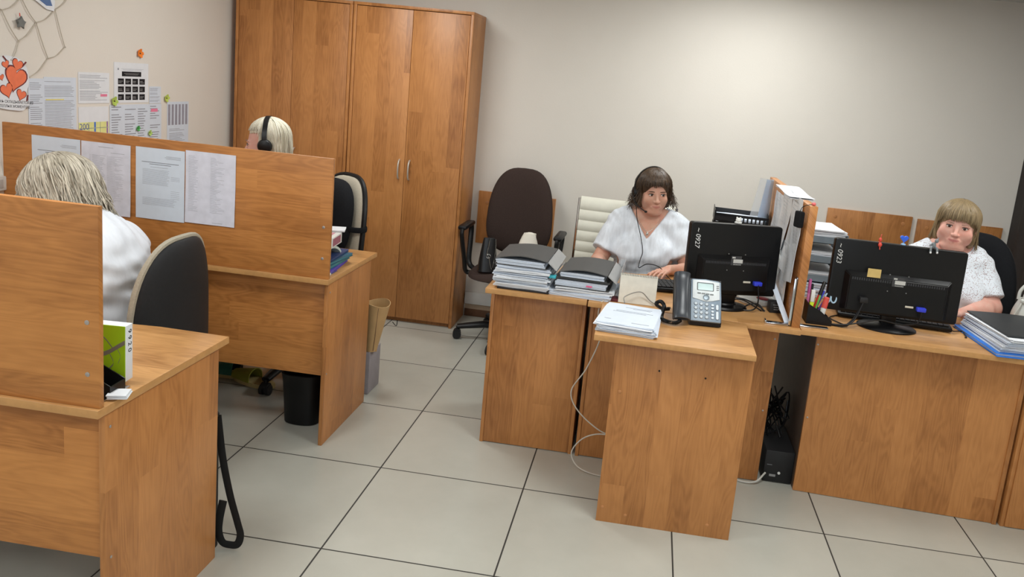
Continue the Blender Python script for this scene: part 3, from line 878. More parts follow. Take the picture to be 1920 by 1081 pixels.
def person(name_label, loc, rotz, P):
    """P: dict describing the build; person faces local -y, seat at origin"""
    t = thing('person', name_label, 'person', loc, rotz)
    t.rotation_euler = (0, 0, rotz)
    S = P
    hc = Vector(S['head']); HM = Matrix.Translation(hc) @ Euler(S['head_rot']).to_matrix().to_4x4() @ Matrix.Diagonal((S.get('hs', 1)*S.get('hx', 1), S.get('hs', 1), S.get('hs', 1), 1))
    b = S['bounds']
    def grid(res, fine=None):
        if fine:
            return (axis_grid(b[0], b[1], res, hc.x-.125, hc.x+.125, fine), axis_grid(b[2], b[3], res, hc.y-.135, hc.y+.135, fine),
                    axis_grid(b[4], b[5], res, hc.z-.15, b[5]-.001, fine))
        return (np.arange(b[0], b[1], res), np.arange(b[2], b[3], res), np.arange(b[4], b[5], res))
    F = Field(*grid(.009, .0029))
    sh = S['sh']; w = S['w']                  # shoulder height / half width
    lean = S.get('lean', 0.0)
    def ly(z): return -lean*(z-.55)
    big = S.get('big', 1.0)
    def torso(f, o=0.0):
        f.ell((0, .02, .56), (.185*big+o, .145*big+o, .13+o), .05)
        f.ell((0, ly(.68)-.01, .69), (.160*big+o, .130*big+o, .15+o), .06)
        f.ell((0, ly(.82), sh-.14), (.158*big+o, .112*big+o, .15+o), .06)
        for sx in (-1, 1):
            f.ell((sx*.082*big, ly(.8)-.095*big, sh-.185), (.078*S.get('bust', big)+o, .070*S.get('bust', big)+o, .074*S.get('bust', big)+o), .05)
            f.cone((sx*.05, ly(sh)+.02, sh-.005), (sx*(w-.045), ly(sh)+.012, sh-.045), .050+o, .054+o, .04)
            f.cone((sx*.03, ly(sh)+.018, sh+.045), (sx*.115, ly(sh)+.018, sh-.008), .030+o, .032+o, .03)
    def upper(f, o=0.0, a=1.0):
        for A in S['arms']:
            s0 = Vector(A['shoulder']); e = Vector(A['elbow'])
            f.cone(s0, s0.lerp(e, a), .055*big+o, (.055*big+(.043*big-.055*big)*a)+o, .03)
    torso(F); upper(F)
    nk = HM @ Vector((0, .022, -.075))
    F.cone(nk, (0, ly(sh)+.018, sh+.01), .046*S.get('neck', 1), .056*S.get('neck', 1), .014)
    for A in S['arms']:
        e = Vector(A['elbow']); wr = Vector(A['wrist'])
        F.cone(e, e.lerp(wr, .3), .042*big, .041*big, .02); F.cone(e.lerp(wr, .3), wr, .041*big, .025*big**.5, .02)
        hand(F, wr, A['hand'], A['palm'], A['side'], curl=A.get('curl', .35))
    for sx in (-1, 1):
        kx = S.get('kneex', .12)*sx
        F.cone((sx*.095, .0, .55), (kx, -.42, .545), .088*big, .060, .03)
        F.cone((kx, -.42, .53), (kx, -.40, .10), .056, .036, .03)
        F.cone((kx, -.37, .045), (kx*1.05, -.55, .035), .038, .028, .02)
    F.M = HM; head_prims(F, S.get('fat', 0)); F.M = None
    skin, lips = S['skin'], S['lips']
    bo = F.build('body', [skin], t, smooth_iter=1); lip_attr(bo.data, HM)
    eyes(HM, t, S['brow'], S.get('look', (0, 0)), S.get('browth', .0026), closed=S.get('closed', 0))
    # shirt
    G = Field(*grid(.0065))
    torso(G, S.get('shirt_o', .012)); 
    for A in S['arms']:
        s0 = Vector(A['shoulder']); e = Vector(A['elbow']); a = S['sleeve']; en = s0.lerp(e, a)
        so = S.get('sleeve_o', .022)
        G.cone(s0, en+(e-s0).normalized()*.06, .055*big+so*.75, .047*big+so, .03)
    if S.get('drape'): S['drape'](G)
    for A in S['arms']:
        s0 = Vector(A['shoulder']); e = Vector(A['elbow']); en = s0.lerp(e, S['sleeve'])
        d = (e-s0).normalized()
        # cut sleeves: remove a capsule-shaped region beyond the cuff
        q = Field(G.x, G.y, G.z); q.cone(en+d*.075, e+d*.12, .12, .12, 0); q.half(en, -d); G.d = np.maximum(G.d, -q.d)
    fold = S.get('fold', .0035); sd = S.get('seed', 1)
    G.disp(lambda x, y, z: fold*(np.sin(34*x+9*np.sin(11*z+sd)+5*y)*np.sin(23*z+6*np.sin(9*x+sd)+8*y)+.6*np.sin(61*z+30*x*np.sign(x)+14*y+sd)))
    S['neckline'](G)
    G.half((0, 0, .50), (0, 0, -1))
    G.build('shirt', S['shirt'], t, smooth_iter=1)
    # trousers
    T_ = Field(np.arange(-.30, .30, .012), np.arange(-.62, .22, .012), np.arange(.05, .72, .012))
    T_.ell((0, .02, .56), (.192*big, .152*big, .13), .04)
    for sx in (-1, 1):
        kx = S.get('kneex', .12)*sx
        T_.cone((sx*.095, .0, .55), (kx, -.42, .545), .096*big, .070, .03); T_.cone((kx, -.42, .53), (kx, -.40, .12), .066, .052, .03)
    T_.half((0, 0, .64), (0, 0, 1)); T_.half((0, 0, .13), (0, 0, -1))
    T_.build('trousers', S['trousers'], t)
    m = MB()
    for sx in (-1, 1):
        kx = S.get('kneex', .12)*sx
        m = MB().ball((kx*1.03, -.46, .045), (.046, .135, .045), n=16); m.build('shoe', S.get('shoes', BLKM), t)
    return t, HM
# ------------------------------------------------------------------ the four women
def headset(label, HM, person_obj, mic_side, cuff=.034, band_r=.0065, boom=True, cx=0.0, mono=False):
    """HM in person's local frame -> placed in the world"""
    W_ = Matrix.Translation(person_obj.location) @ Euler(person_obj.rotation_euler).to_matrix().to_4x4() @ HM
    t = thing('headset', label, 'headset', W_.translation, rot=W_.to_euler())
    s = W_.to_scale()[0]
    hw = band_r*1.5; rx = (.096+cx*.8)*s
    def bandP(u, v):
        a = (-PI/2-.12)+(PI+.24)*u
        q = (.90 if mono and math.sin(a)*mic_side < 0 else 1)
        return Vector((rx*q*math.sin(a), .010+hw*(2*v-1)+.010*math.cos(a), .02+(.112+cx*.6)*s*math.cos(a)))
    MB().sheet(bandP, 28, 3, -.0045).build('headband', BLK, t, ang=50)
    for sx in ((mic_side,) if mono else (-1, 1)):
        m = MB(); M = Matrix.Translation(((.089+cx)*sx*s, .010, -.004)) @ Matrix.Rotation(PI/2*sx, 4, 'Y')
        m.lathe([(.006, -.018), (cuff*.9, -.017), (cuff, -.010), (cuff, .004), (cuff*.85, .013), (cuff*.4, .018), (.003, .018)], 24, M=M)
        m.build('ear_cup', BLK, t)
    if boom:
        sx = mic_side
        P = spline([(sx*(.100+cx)*s, .0, -.015), (sx*(.098+cx)*s, -.03, -.045), (sx*.085*s, -.065, -.070), (sx*.060*s, -.092, -.082)], 6)
        MB().tube(P, .0028, 6).ball(P[-1], (.008, .008, .006)).build('microphone_boom', BLK, t)
    return t, W_

SK1 = skin_mat('skin_warm', (208, 164, 142), (178, 112, 104)); SK2 = skin_mat('skin_rosy', (226, 178, 162), (186, 104, 104)); SK3 = skin_mat('skin_pale_pink', (224, 180, 168))
LIP = None
def pleated(name, rgb, amp=.16):
    t = NT(name); o = t.sep(t.obj())
    n = t.noise(t.comb(t.math('MULTIPLY', o[0], 60.0), t.math('MULTIPLY', o[1], 40.0), t.math('MULTIPLY', o[2], 4.0)), 1.0, 3, .6)
    c = s2l(rgb)
    t.fin(t.ramp(n, [(.3, tuple(v*(1-amp) for v in c[:3])+(1,)), (.65, c)]), .85, 0, .2)
    t.bump(n, .35, .004); return t.m
def perforated(name, rgb):
    t = NT(name); v = t.obj()
    x = t.n('ShaderNodeTexVoronoi'); t.L.new(v, x.inputs['Vector']); x.inputs['Scale'].default_value = 165
    o = t.sep(v); nz = t.noise(v, 55, 2)
    band = t.math('MULTIPLY', t.math('GREATER_THAN', o[2], .835), t.math('LESS_THAN', x.outputs['Distance'], t.math('MULTIPLY', nz, .62)))
    c = s2l(rgb)
    t.fin(t.mix(band, c, s2l((168, 150, 152))), .85, 0, .2); t.bump(t.noise(v, 60, 3), .2, .002); return t.m
SHIRT1 = pleated('white_crinkled_blouse', (226, 232, 240)); SHIRT2 = perforated('white_perforated_tshirt', (228, 234, 242))
SHIRT3 = pleated('white_cotton_shirt', (228, 233, 242), amp=.06)
TRO = plain('dark_trousers', (38, 40, 48), .9)
HD = hair_mat('dark_brown_hair', (34, 25, 18), (98, 76, 56)); HL = hair_mat('light_brown_hair', (92, 76, 52), (168, 146, 110))
HB = hair_mat('platinum_hair', (176, 166, 138), (240, 236, 222)); HA = hair_mat('ash_blonde_hair', (80, 68, 50), (232, 222, 204))

def hair_shell(HM, parent, mat, prims, face_cut, dispf, extra=None, lo=(-.17, -.16, -.22), hi=(.17, .17, .17), res=.0042):
    f = Field(np.arange(lo[0], hi[0], res), np.arange(lo[1], hi[1], res), np.arange(lo[2], hi[2], res))
    prims(f); f.disp(dispf); face_cut(f)
    o = f.build('hair', mat, parent, smooth_iter=1)
    o.location = HM.translation; o.rotation_euler = HM.to_euler(); o.scale = HM.to_scale()
    if extra:
        m = MB(); extra(m)
        bm = m.bm
        bm.from_mesh(o.data)
        for q in bm.faces: q.smooth = True
        bm.to_mesh(o.data); bm.free()
    return o
def arm(sh, el, wr, hand_, palm, side, curl=.35):
    return dict(shoulder=sh, elbow=el, wrist=wr, hand=hand_, palm=palm, side=side, curl=curl)
def front_a(a): return abs(a) > 2.05

# --- dark-haired woman in the middle
def V_neck(zb, half, zt, yb=.02):
    s_ = half/(zt-zb)
    def fn(G):
        G.wedge((0, 0, zb), [((0, 0, zb), (1, 0, s_)), ((0, 0, zb), (-1, 0, s_)), ((0, yb, 0), (0, -1, 0))])
        G.ell((0, .02, zt+.02), (half, .085, .05), .01, 'sub')
    return fn
P1 = dict(head=(.008, -.038, 1.122), head_rot=(.07, -.04, .25), hs=.895, hx=1.03, bounds=(-.36, .36, -.62, .24, 0.0, 1.262), sh=.985, w=.172, lean=.03, big=.92,
          arms=[arm((-.150, .0, .930), (-.238, -.10, .735), (-.225, -.33, .785), (.25, -1, -.02), (0, 0, -1), 1),
                arm((.155, .0, .940), (.232, -.13, .745), (.125, -.315, .785), (-.55, -1, -.02), (0, 0, -1), -1)],
          skin=SK1, lips=LIP, brow=plain('brown_brow', (84, 62, 48), .8), shirt=SHIRT1, trousers=TRO, sleeve=.72, sleeve_o=.030, shirt_o=.014,
          neckline=V_neck(.885, .085, 1.01), fold=.0035, seed=1.3, look=(.25, -.02), fat=.003, browth=.0022)
w1, H1 = person('woman in white v-neck blouse with dark wavy bob, at the middle desk', (.985, 1.20, 0), 0.0, P1)
def h1p(f):
    f.ell((0, .016, .045), (.090, .104, .096), .02)
    for sx in (-1, 1):
        f.ell((sx*.070, .024, -.02), (.030, .052, .060), .02); f.ell((sx*.076, .026, -.060), (.026, .046, .034), .02)
    f.ell((0, .060, -.03), (.078, .046, .085), .02)
    f.ell((0, -.050, .078), (.062, .036, .026), .02)
def h1cut(f):
    f.ell((0, -.095, -.052), (.074, .080, .112), .012, 'sub')
    f.ell((0, -.03, -.10), (.056, .07, .09), .015, 'sub')
    f.half((0, 0, -.105), (0, 0, -1))
def h1d(x, y, z):
    a = np.arctan2(x, y+.0)
    curl = np.clip((.04-z)/.10, .15, 1.0)
    return .0030*curl*np.sin(22*a+14*np.sin(38*z+3*a))+.0018*np.sin(70*a+20*z)
def h1x(m):
    C_, R_ = (0, .016, .040), (.098, .110, .104)
    hang(m, 330, 5, C_, R_, lambda a, g: (g.uniform(-.115, -.035) if abs(a) < 2.0 else None), flare=.034, wave=.0095, freq=13, r=.0025, swirl=.25, npt=18, clump=6)
    hang(m, 70, 6, C_, R_, lambda a, g: g.uniform(-.11, -.03), flare=.030, wave=.012, freq=16, r=.0015, a_rng=(1.0, 2.0), npt=20, clump=11)
    hang(m, 70, 7, C_, R_, lambda a, g: g.uniform(-.11, -.03), flare=.030, wave=.012, freq=16, r=.0015, a_rng=(-2.0, -1.0), npt=20, clump=11)
    hang(m, 130, 8, C_, R_, lambda a, g: g.uniform(.046, .074)-.030*max(0, 2.5-abs(a))/.35, r=.0026, a_rng=(2.15, PI), wave=.0012, swirl=.3)
    hang(m, 130, 9, C_, R_, lambda a, g: g.uniform(.042, .068)-.030*max(0, 2.5-abs(a))/.35, r=.0026, a_rng=(-PI, -2.15), wave=.0012, swirl=.3)
hair1 = hair_shell(H1, w1, HD, h1p, h1cut, h1d, h1x)
hs1, HW1 = headset('black call-centre headset with thin boom on the dark-haired woman', H1, w1, -1, cuff=.031, cx=.013, mono=True, band_r=.0045)
pts = [(-.068, .00, 1.015), (-.058, -.052, .985), (-.034, -.088, .950), (.0, -.104, .925), (.034, -.088, .950), (.058, -.052, .985), (.068, .00, 1.015)]
nk = MB().tube(spline(pts, 6), .0013, 6).ball((0, -.111, .915), (.007, .004, .009)).build('necklace', plain('silver_chain', (225, 222, 215), .2, .9), w1)

# --- woman on the right
P2 = dict(head=(-.004, -.080, 1.160), head_rot=(.02, .08, -.34), hs=.90, hx=1.10, bounds=(-.40, .40, -.60, .28, 0.0, 1.300), sh=1.030, w=.165, lean=.10, big=1.06, bust=.90, neck=1.12,
          arms=[arm((-.150, -.02, .965), (-.225, -.12, .795), (-.17, -.29, .80), (.3, -1, -.02), (0, 0, -1), 1),
                arm((.150, -.02, .965), (.196, -.125, .800), (.010, -.300, .800), (-1, -.45, -.05), (0, 0, -1), -1)],
          skin=SK2, lips=LIP, brow=plain('light_brow', (142, 112, 92), .8), shirt=SHIRT2, trousers=TRO, sleeve=.80, sleeve_o=.020, shirt_o=.012,
          neckline=lambda G: G.ell((0, -.03, 1.075), (.098, .115, .060), .012, 'sub'), fold=.0028, seed=4.1, look=(-.05, 0), fat=.010, browth=.0015)
w2, H2 = person('woman in white perforated t-shirt with light-brown hair and fringe, at the right-hand desk', (2.41, .955, 0), 0.0, P2)
def h2p(f):
    f.ell((0, .016, .042), (.088, .106, .094), .02)
    for sx in (-1, 1): f.ell((sx*.074, .040, -.035), (.022, .045, .075), .03)
    f.ell((0, .066, -.05), (.074, .044, .090), .03)
    f.ell((0, -.050, .074), (.064, .036, .026), .02)
def h2cut(f):
    f.ell((0, -.095, -.060), (.086, .092, .106), .008, 'sub')
    f.ell((0, -.03, -.10), (.070, .072, .085), .012, 'sub')
def h2d(x, y, z):
    a = np.arctan2(x, y)
    return .0018*np.sin(48*a+6*np.sin(9*z))+.0012*np.sin(97*a+15*z)
def h2x(m):
    C_, R_ = (0, .016, .040), (.094, .112, .100)
    hang(m, 320, 11, C_, R_, lambda a, g: (g.uniform(-.125, -.085) if abs(a) < 1.62 else None), flare=.016, wave=.0008, r=.0024, swirl=.06)
    hang(m, 60, 12, C_, R_, lambda a, g: g.uniform(-.04, .0), r=.0022, a_rng=(1.62, 2.0), swirl=.05)
    hang(m, 60, 13, C_, R_, lambda a, g: g.uniform(-.04, .0), r=.0022, a_rng=(-2.0, -1.62), swirl=.05)
    for rg_, sd in (((1.95, PI), 14), ((-PI, -1.95), 15)):
        hang(m, 170, sd, C_, R_, lambda a, g: g.uniform(.030, .046)-.030*max(0, 2.35-abs(a))/.4, r=.0026, a_rng=rg_, swirl=.06)
hair2 = hair_shell(H2, w2, HL, h2p, h2cut, h2d, h2x)

# --- short-haired blonde woman behind the far partition
P3 = dict(head=(.04, -.122, 1.198), head_rot=(.10, 0, .26), hs=.95, bounds=(-.36, .36, -.62, .24, 0.0, 1.345), sh=1.04, w=.180, lean=.10,
          arms=[arm((-.165, .0, .975), (-.225, -.13, .775), (-.15, -.36, .80), (.2, -1, -.02), (0, 0, -1), 1),
                arm((.165, .0, .975), (.225, -.13, .775), (.15, -.36, .80), (-.2, -1, -.02), (0, 0, -1), -1)],
          skin=SK3, lips=LIP, brow=plain('grey_brow', (158, 128, 114), .8), shirt=plain('grey_knit_top', (120, 118, 124), .9), trousers=TRO, sleeve=.95, sleeve_o=.016,
          neckline=lambda G: G.ell((0, .01, 1.085), (.09, .09, .05), .01, 'sub'), seed=2.0, look=(0, -.3), closed=.003)
w3, H3 = person('woman with short platinum hair, only her head showing above the far left partition', (-.795, .80, 0), -PI/2, P3)
def h3p(f):
    f.ell((0, .020, .044), (.084, .100, .088), .02)
    f.ell((0, .060, -.01), (.078, .054, .080), .03)
    for sx in (-1, 1): f.ell((sx*.071, .010, .012), (.015, .040, .042), .02)
def h3cut(f):
    f.wedge((0, -.018, .062), [(0, -1, .10), (0, .12, -1)])
    f.ell((0, -.03, -.10), (.085, .07, .080), .012, 'sub')
def h3d(x, y, z):
    a = np.arctan2(x, y)
    return .0018*np.sin(36*a+30*z+4*np.sin(20*z))+.0015*np.sin(70*y+25*z)
def h3x(m):
    C_, R_ = (0, .020, .040), (.090, .106, .098)
    hang(m, 330, 21, C_, R_, lambda a, g: (g.uniform(-.105, -.05) if abs(a) < 1.3 else None), r=.0024, wave=.001, swirl=.2, flare=-.010)
    for rg_, sd in (((1.3, 1.95), 22), ((-1.95, -1.3), 23)):
        hang(m, 90, sd, C_, R_, lambda a, g: g.uniform(-.035, .01)+.14*max(0, abs(a)-1.45), r=.0024, a_rng=rg_, wave=.001, swirl=.25)
    for rg_, sd in (((1.9, PI), 24), ((-PI, -1.9), 25)):
        hang(m, 140, sd, C_, R_, lambda a, g: g.uniform(.070, .086), r=.0024, a_rng=rg_, wave=.001, swirl=.4)
hair3 = hair_shell(H3, w3, HB, h3p, h3cut, h3d, h3x)
headset('black over-ear headset on the short platinum-haired woman', H3, w3, 1, cuff=.034, band_r=.0075, cx=.010)

# --- woman at the near left desk, seen from behind
P4 = dict(head=(-.07, -.225, 1.060), head_rot=(.42, -.05, -.15), hs=1.08, bounds=(-.40, .40, -.66, .26, 0.0, 1.27), sh=.950, w=.195, lean=.22, big=1.08,
          arms=[arm((-.180, -.06, .890), (-.25, -.20, .775), (-.14, -.42, .80), (.2, -1, -.02), (0, 0, -1), 1),
                arm((.180, -.06, .890), (.25, -.20, .775), (.14, -.42, .80), (-.2, -1, -.02), (0, 0, -1), -1)],
          skin=SK3, lips=LIP, brow=plain('blond_brow', (150, 126, 100), .8), shirt=SHIRT3, trousers=TRO, sleeve=.95, sleeve_o=.024, shirt_o=.020,
          neckline=lambda G: G.ell((0, -.19, 1.03), (.085, .09, .05), .01, 'sub'), fold=.0045, seed=.4, drape=lambda G: (G.ell((0, -.045, .80), (.222, .170, .215), .07), G.ell((0, -.13, .93), (.15, .10, .08), .06)))
w4, H4 = person('woman with tousled ash-blonde hair seen from behind at the near left desk', (-.89, -.45, 0), -PI/2, P4)
def h4p(f):
    f.ell((0, .016, .040), (.096, .110, .094), .02)
    for sx in (-1, 1): f.ell((sx*.084, .015, -.03), (.030, .062, .070), .03)
    f.ell((0, .078, -.03), (.086, .052, .090), .03)
    f.ell((0, -.062, .070), (.072, .042, .034), .02)
def h4cut(f): f.ell((0, -.10, -.06), (.07, .08, .10), .01, 'sub')
def h4d(x, y, z):
    a = np.arctan2(x, y)
    return .004*np.sin(16*a+18*np.sin(14*z+2*a))*np.clip((.10-z)/.1, .2, 1)+.0022*np.sin(55*a+22*z)
def h4x(m):
    C_, R_ = (0, .016, .036), (.106, .124, .104)
    hang(m, 420, 33, C_, R_, lambda a, g: (g.uniform(-.15, -.06) if abs(a) < 2.3 else g.uniform(.0, .05)), flare=.006, wave=.0065, freq=9, r=.0036, swirl=.5, npt=18, clump=5, b_rng=(.02, .7))
hair4 = hair_shell(H4, w4, HA, h4p, h4cut, h4d, h4x)
headset('dark blue-black headset cup on the tousled ash-blonde woman', H4, w4, -1, cuff=.034)
# ------------------------------------------------------------------ small helpers for desk-top things
def text_into(m, body, size, M, mi=0, ext=.0003, align='LEFT', font_shear=0.0, bold=0.0):
    """solid lettering added to mesh builder m, baseline along local +x, up +y, facing +z of M"""
    cu = bpy.data.curves.new('lettering', 'FONT'); cu.body = body; cu.size = size; cu.extrude = ext; cu.align_x = align; cu.shear = font_shear; cu.offset = bold
    cu.resolution_u = 3
    o = bpy.data.objects.new('lettering', cu)
    COL.objects.link(o)
    dg = bpy.context.evaluated_depsgraph_get(); dg.update()
    me = bpy.data.meshes.new_from_object(o.evaluated_get(dg))
    b2 = bmesh.new(); b2.from_mesh(me)
    mp = {v: m.bm.verts.new(M @ v.co) for v in b2.verts}
    for f in b2.faces:
        try: m.bm.faces.new([mp[v] for v in f.verts]).material_index = mi
        except ValueError: pass
    b2.free(); bpy.data.meshes.remove(me); bpy.data.objects.remove(o); bpy.data.curves.remove(cu)
    return m
def frame(o, ex, ey, ez=None):
    ex = Vector(ex).normalized(); ey = Vector(ey).normalized(); ez = ex.cross(ey) if ez is None else Vector(ez).normalized()
    return Matrix(((ex.x, ey.x, ez.x, o[0]), (ex.y, ey.y, ez.y, o[1]), (ex.z, ey.z, ez.z, o[2]), (0, 0, 0, 1)))
def bundle(name, label, cat, x, y, z, w, d, h, rot=0.0, mat=None, n=5, seed=0, group=None, jit=.004, sag=.004, cover=None):
    """several wavy sheets lying on each other, w along x, d along y; origin at centre of the base"""
    r = random.Random(seed); m = MB(); th = h/n
    for i in range(n):
        ox, oy, a = r.uniform(-jit, jit), r.uniform(-jit, jit), r.uniform(-.02, .02)
        ph = r.uniform(0, 6); am = sag*r.uniform(.2, 1)*.3
        R = Matrix.Rotation(a, 3, 'Z')
        top = (i == n-1)
        def P(u, v):
            p = R @ Vector(((u-.5)*w+ox, (v-.5)*d+oy, 0))
            e = (abs(2*u-1)**6+abs(2*v-1)**6)*.5
            return (p.x, p.y, (i+1)*th+am*math.sin(9*u+ph)*e)
        m.sheet(P, 8, 6, th*.86, mi=(1 if top and cover else (i % 2)*2 if cover is None and False else 0))
    o = m.build(name, [mat or PAPERB, cover or PAPER], loc=(x, y, z), rot=(0, 0, rot), ang=50)
    return tag(o, label, cat, group)
DGREY = plain('dark_grey_board', (68, 68, 68), .55, var=.04); LGREY = plain('light_grey_spine', (160, 160, 160), .5, var=.04)
MAROON = plain('maroon_card', (96, 34, 44), .6); TEALC = plain('teal_plastic', (60, 176, 190), .4); PINKM = plain('pink_marker', (228, 96, 140), .6)
CLEAR = NT('clear_plastic'); CLEAR.b.inputs['Transmission Weight'].default_value = .75; CLEAR.b.inputs['IOR'].default_value = 1.25
CLEAR = CLEAR.fin((.90, .93, .96, 1), .12, 0, .5)

def arch_binder(name, label, x, y, z, w, d, h, rot, arch, spine_left=False, extras=None):
    """lever-arch file lying flat with its cover bowed up; papers inside"""
    t = thing(name, label, 'binder', (x, y, z), rot)
    s = -1 if spine_left else 1
    m = MB()
    m.box(-w/2, -d/2, 0, w/2, d/2, .003)
    def P(u, v):
        xx = (u-.5)*w; b = arch*math.sin(PI*min(1, u*1.02))*(1-.25*v)
        return (xx, (v-.5)*d, h*(.78+.22*u if not spine_left else 1)+b)
    m.sheet(P, 16, 6, .003)
    m.build('cover', DGREY, t, ang=60)
    m = MB(); sx = w/2
    m.sheet(lambda u, v: (sx*s+s*(.004+.038*u), (v-.5)*d, h*(1-.0*u)-h*.95*u), 6, 2, .003).build('spine', LGREY, t)
    m = MB(); r = random.Random(int(h*1e5)); n = max(3, int(h/.006))
    hp = h*.78-.004
    for i in range(n):
        a = r.uniform(-.006, .004); b = r.uniform(-.006, .004)
        m.box(-w/2+.006+a, -d/2+.004+b, .0035+hp*i/n, w/2-.012+a, d/2-.006, .0035+hp*(i+.82)/n)
    m.build('pages', PAPERB, t)
    return t
# --- stack on the left of the side cabinet
zs = HZ+.0005
r = random.Random(2)
hs_ = [.008, .020, .016, .018, .012, .016, .014]
lab = ['thin dark folder at the very bottom of the left binder stack']+['bundle of loose white documents in the left binder stack on the side cabinet']*6
for i, h in enumerate(hs_):
    if i == 0: tag(MB().box(-.105, -.15, 0, .118, .15, h, bev=.002).build('folder', plain('black_folder', (30, 28, 32), .5), loc=(.478, .418, zs)), lab[0], 'folder')
    else: bundle('document_bundle', lab[i], 'papers', .472+r.uniform(-.008, .006), .415+r.uniform(-.004, .004), zs, .232, .300, h-.0005, r.uniform(-.03, .03), [PAPERB, PAPER][i % 2], max(3, int(h/.0042)), i, 'document bundles in the left binder stack', .007, .008)
    zs += h
ZS1 = zs
arch_binder('binder', 'dark grey lever-arch binder with bowed cover on top of the left stack', .470, .420, zs+.0008, .225, .305, .034, -.02, .016)
# --- stack beside it
zs = HZ+.0005
bundle('document_bundle', 'bundle of papers with maroon corner at the bottom of the right binder stack', 'papers', .735, .425, zs, .262, .30, .022, -.06, PAPERB, 6, 31, None, .006, .008); zs += .0225
tag(MB().box(-.05, -.004, 0, .012, .05, .012, bev=.002).build('clip_folder', MAROON, loc=(.878, .29, HZ+.0005)), 'maroon folder corner poking from under the right binder stack', 'folder')
bundle('document_bundle', 'bundle of white papers second from the bottom in the right binder stack', 'papers', .745, .425, zs, .245, .30, .016, .01, PAPER, 4, 32, None, .005, .006); zs += .0165
t = arch_binder('binder', 'thick grey binder with teal tab in the middle of the right stack', .738, .428, zs, .235, .30, .038, -.05, .0, True)
tg = MB().box(-.142, -.155, .030, -.112, -.13, .042, bev=.001).build('tab', TEALC, t); tag(tg, 'teal index tab')
tg = MB().box(.02, -.153, .012, .045, -.150, .018).build('tab', PINKM, t); tag(tg, 'pink marker tab')
zs += .0385
arch_binder('binder', 'dark grey lever-arch binder with bowed cover on top of the right stack', .742, .432, zs+.0006, .205, .30, .030, -.06, .014)
tc = thing('letter_tray', 'clear plastic tray corner beside the right binder stack', 'tray', (.884, .43, HZ), -.04)
m = MB().box(-.012, -.12, .001, .012, .14, .004).box(.009, -.12, .001, .012, .14, .128, bev=.001).box(-.012, .137, .001, .012, .14, .128)
m.build('tray_body', CLEAR, tc)
# --- flip calendar
t = thing('desk_calendar', 'blank cream spiral-bound desk calendar in front of the dark-haired woman', 'calendar', (.968, .300, HZ), .02)
CRM = plain('cream_page', (226, 222, 210), .8, spec=.2)
m = MB(); m.box(-.078, 0, 0, .078, .0016, .124, M=Matrix.Translation((0, -.012, .0015)) @ Matrix.Rotation(-.16, 4, 'X')); m.build('page', CRM, t)
m = MB(); m.box(-.078, 0, 0, .078, .0016, .124, M=Matrix.Translation((0, .052, .0015)) @ Matrix.Rotation(.35, 4, 'X')); m.build('back_page', CRM, t)
m = MB()
for i in range(22):
    x = -.073+i*.0069
    m.tube([(x, .010+.006*math.cos(a), .1205+.006*math.sin(a)) for a in [2*PI*k/10 for k in range(10)]], .0008, 5, closed=True)
m.build('spiral', plain('spiral_wire', (120, 120, 118), .4, .8), t)
# --- pile of papers on the side table
zs = HZ+.0005; r = random.Random(9)
for i in range(7):
    h = .0048
    top_ = i == 6
    o = bundle('document_bundle', 'bluish-white printed document lying on top of the side table pile' if top_ else 'loose document inside the pile on the side table', 'papers',
               .947+r.uniform(-.008, .008), -.012+r.uniform(-.008, .008), zs, .215, .285, h-.0004, -.06+r.uniform(-.05, .03)-(.04 if top_ else 0), [PAPERB, PAPER][i % 2], 3, 50+i, None if top_ else 'documents in the side table pile', .004, .006)
    if top_:
        m = MB()
        for q, (x0_, x1_, y_) in enumerate(((-.03, .075, .10), (.0, .07, .088), (-.06, .085, .045), (-.085, -.06, -.085), (.02, .085, -.105), (-.07, .06, .03))): m.box(x0_, y_, h-.0006, x1_, y_+.0012, h+.0007)
        m.build('print', INK, o)
    zs += h
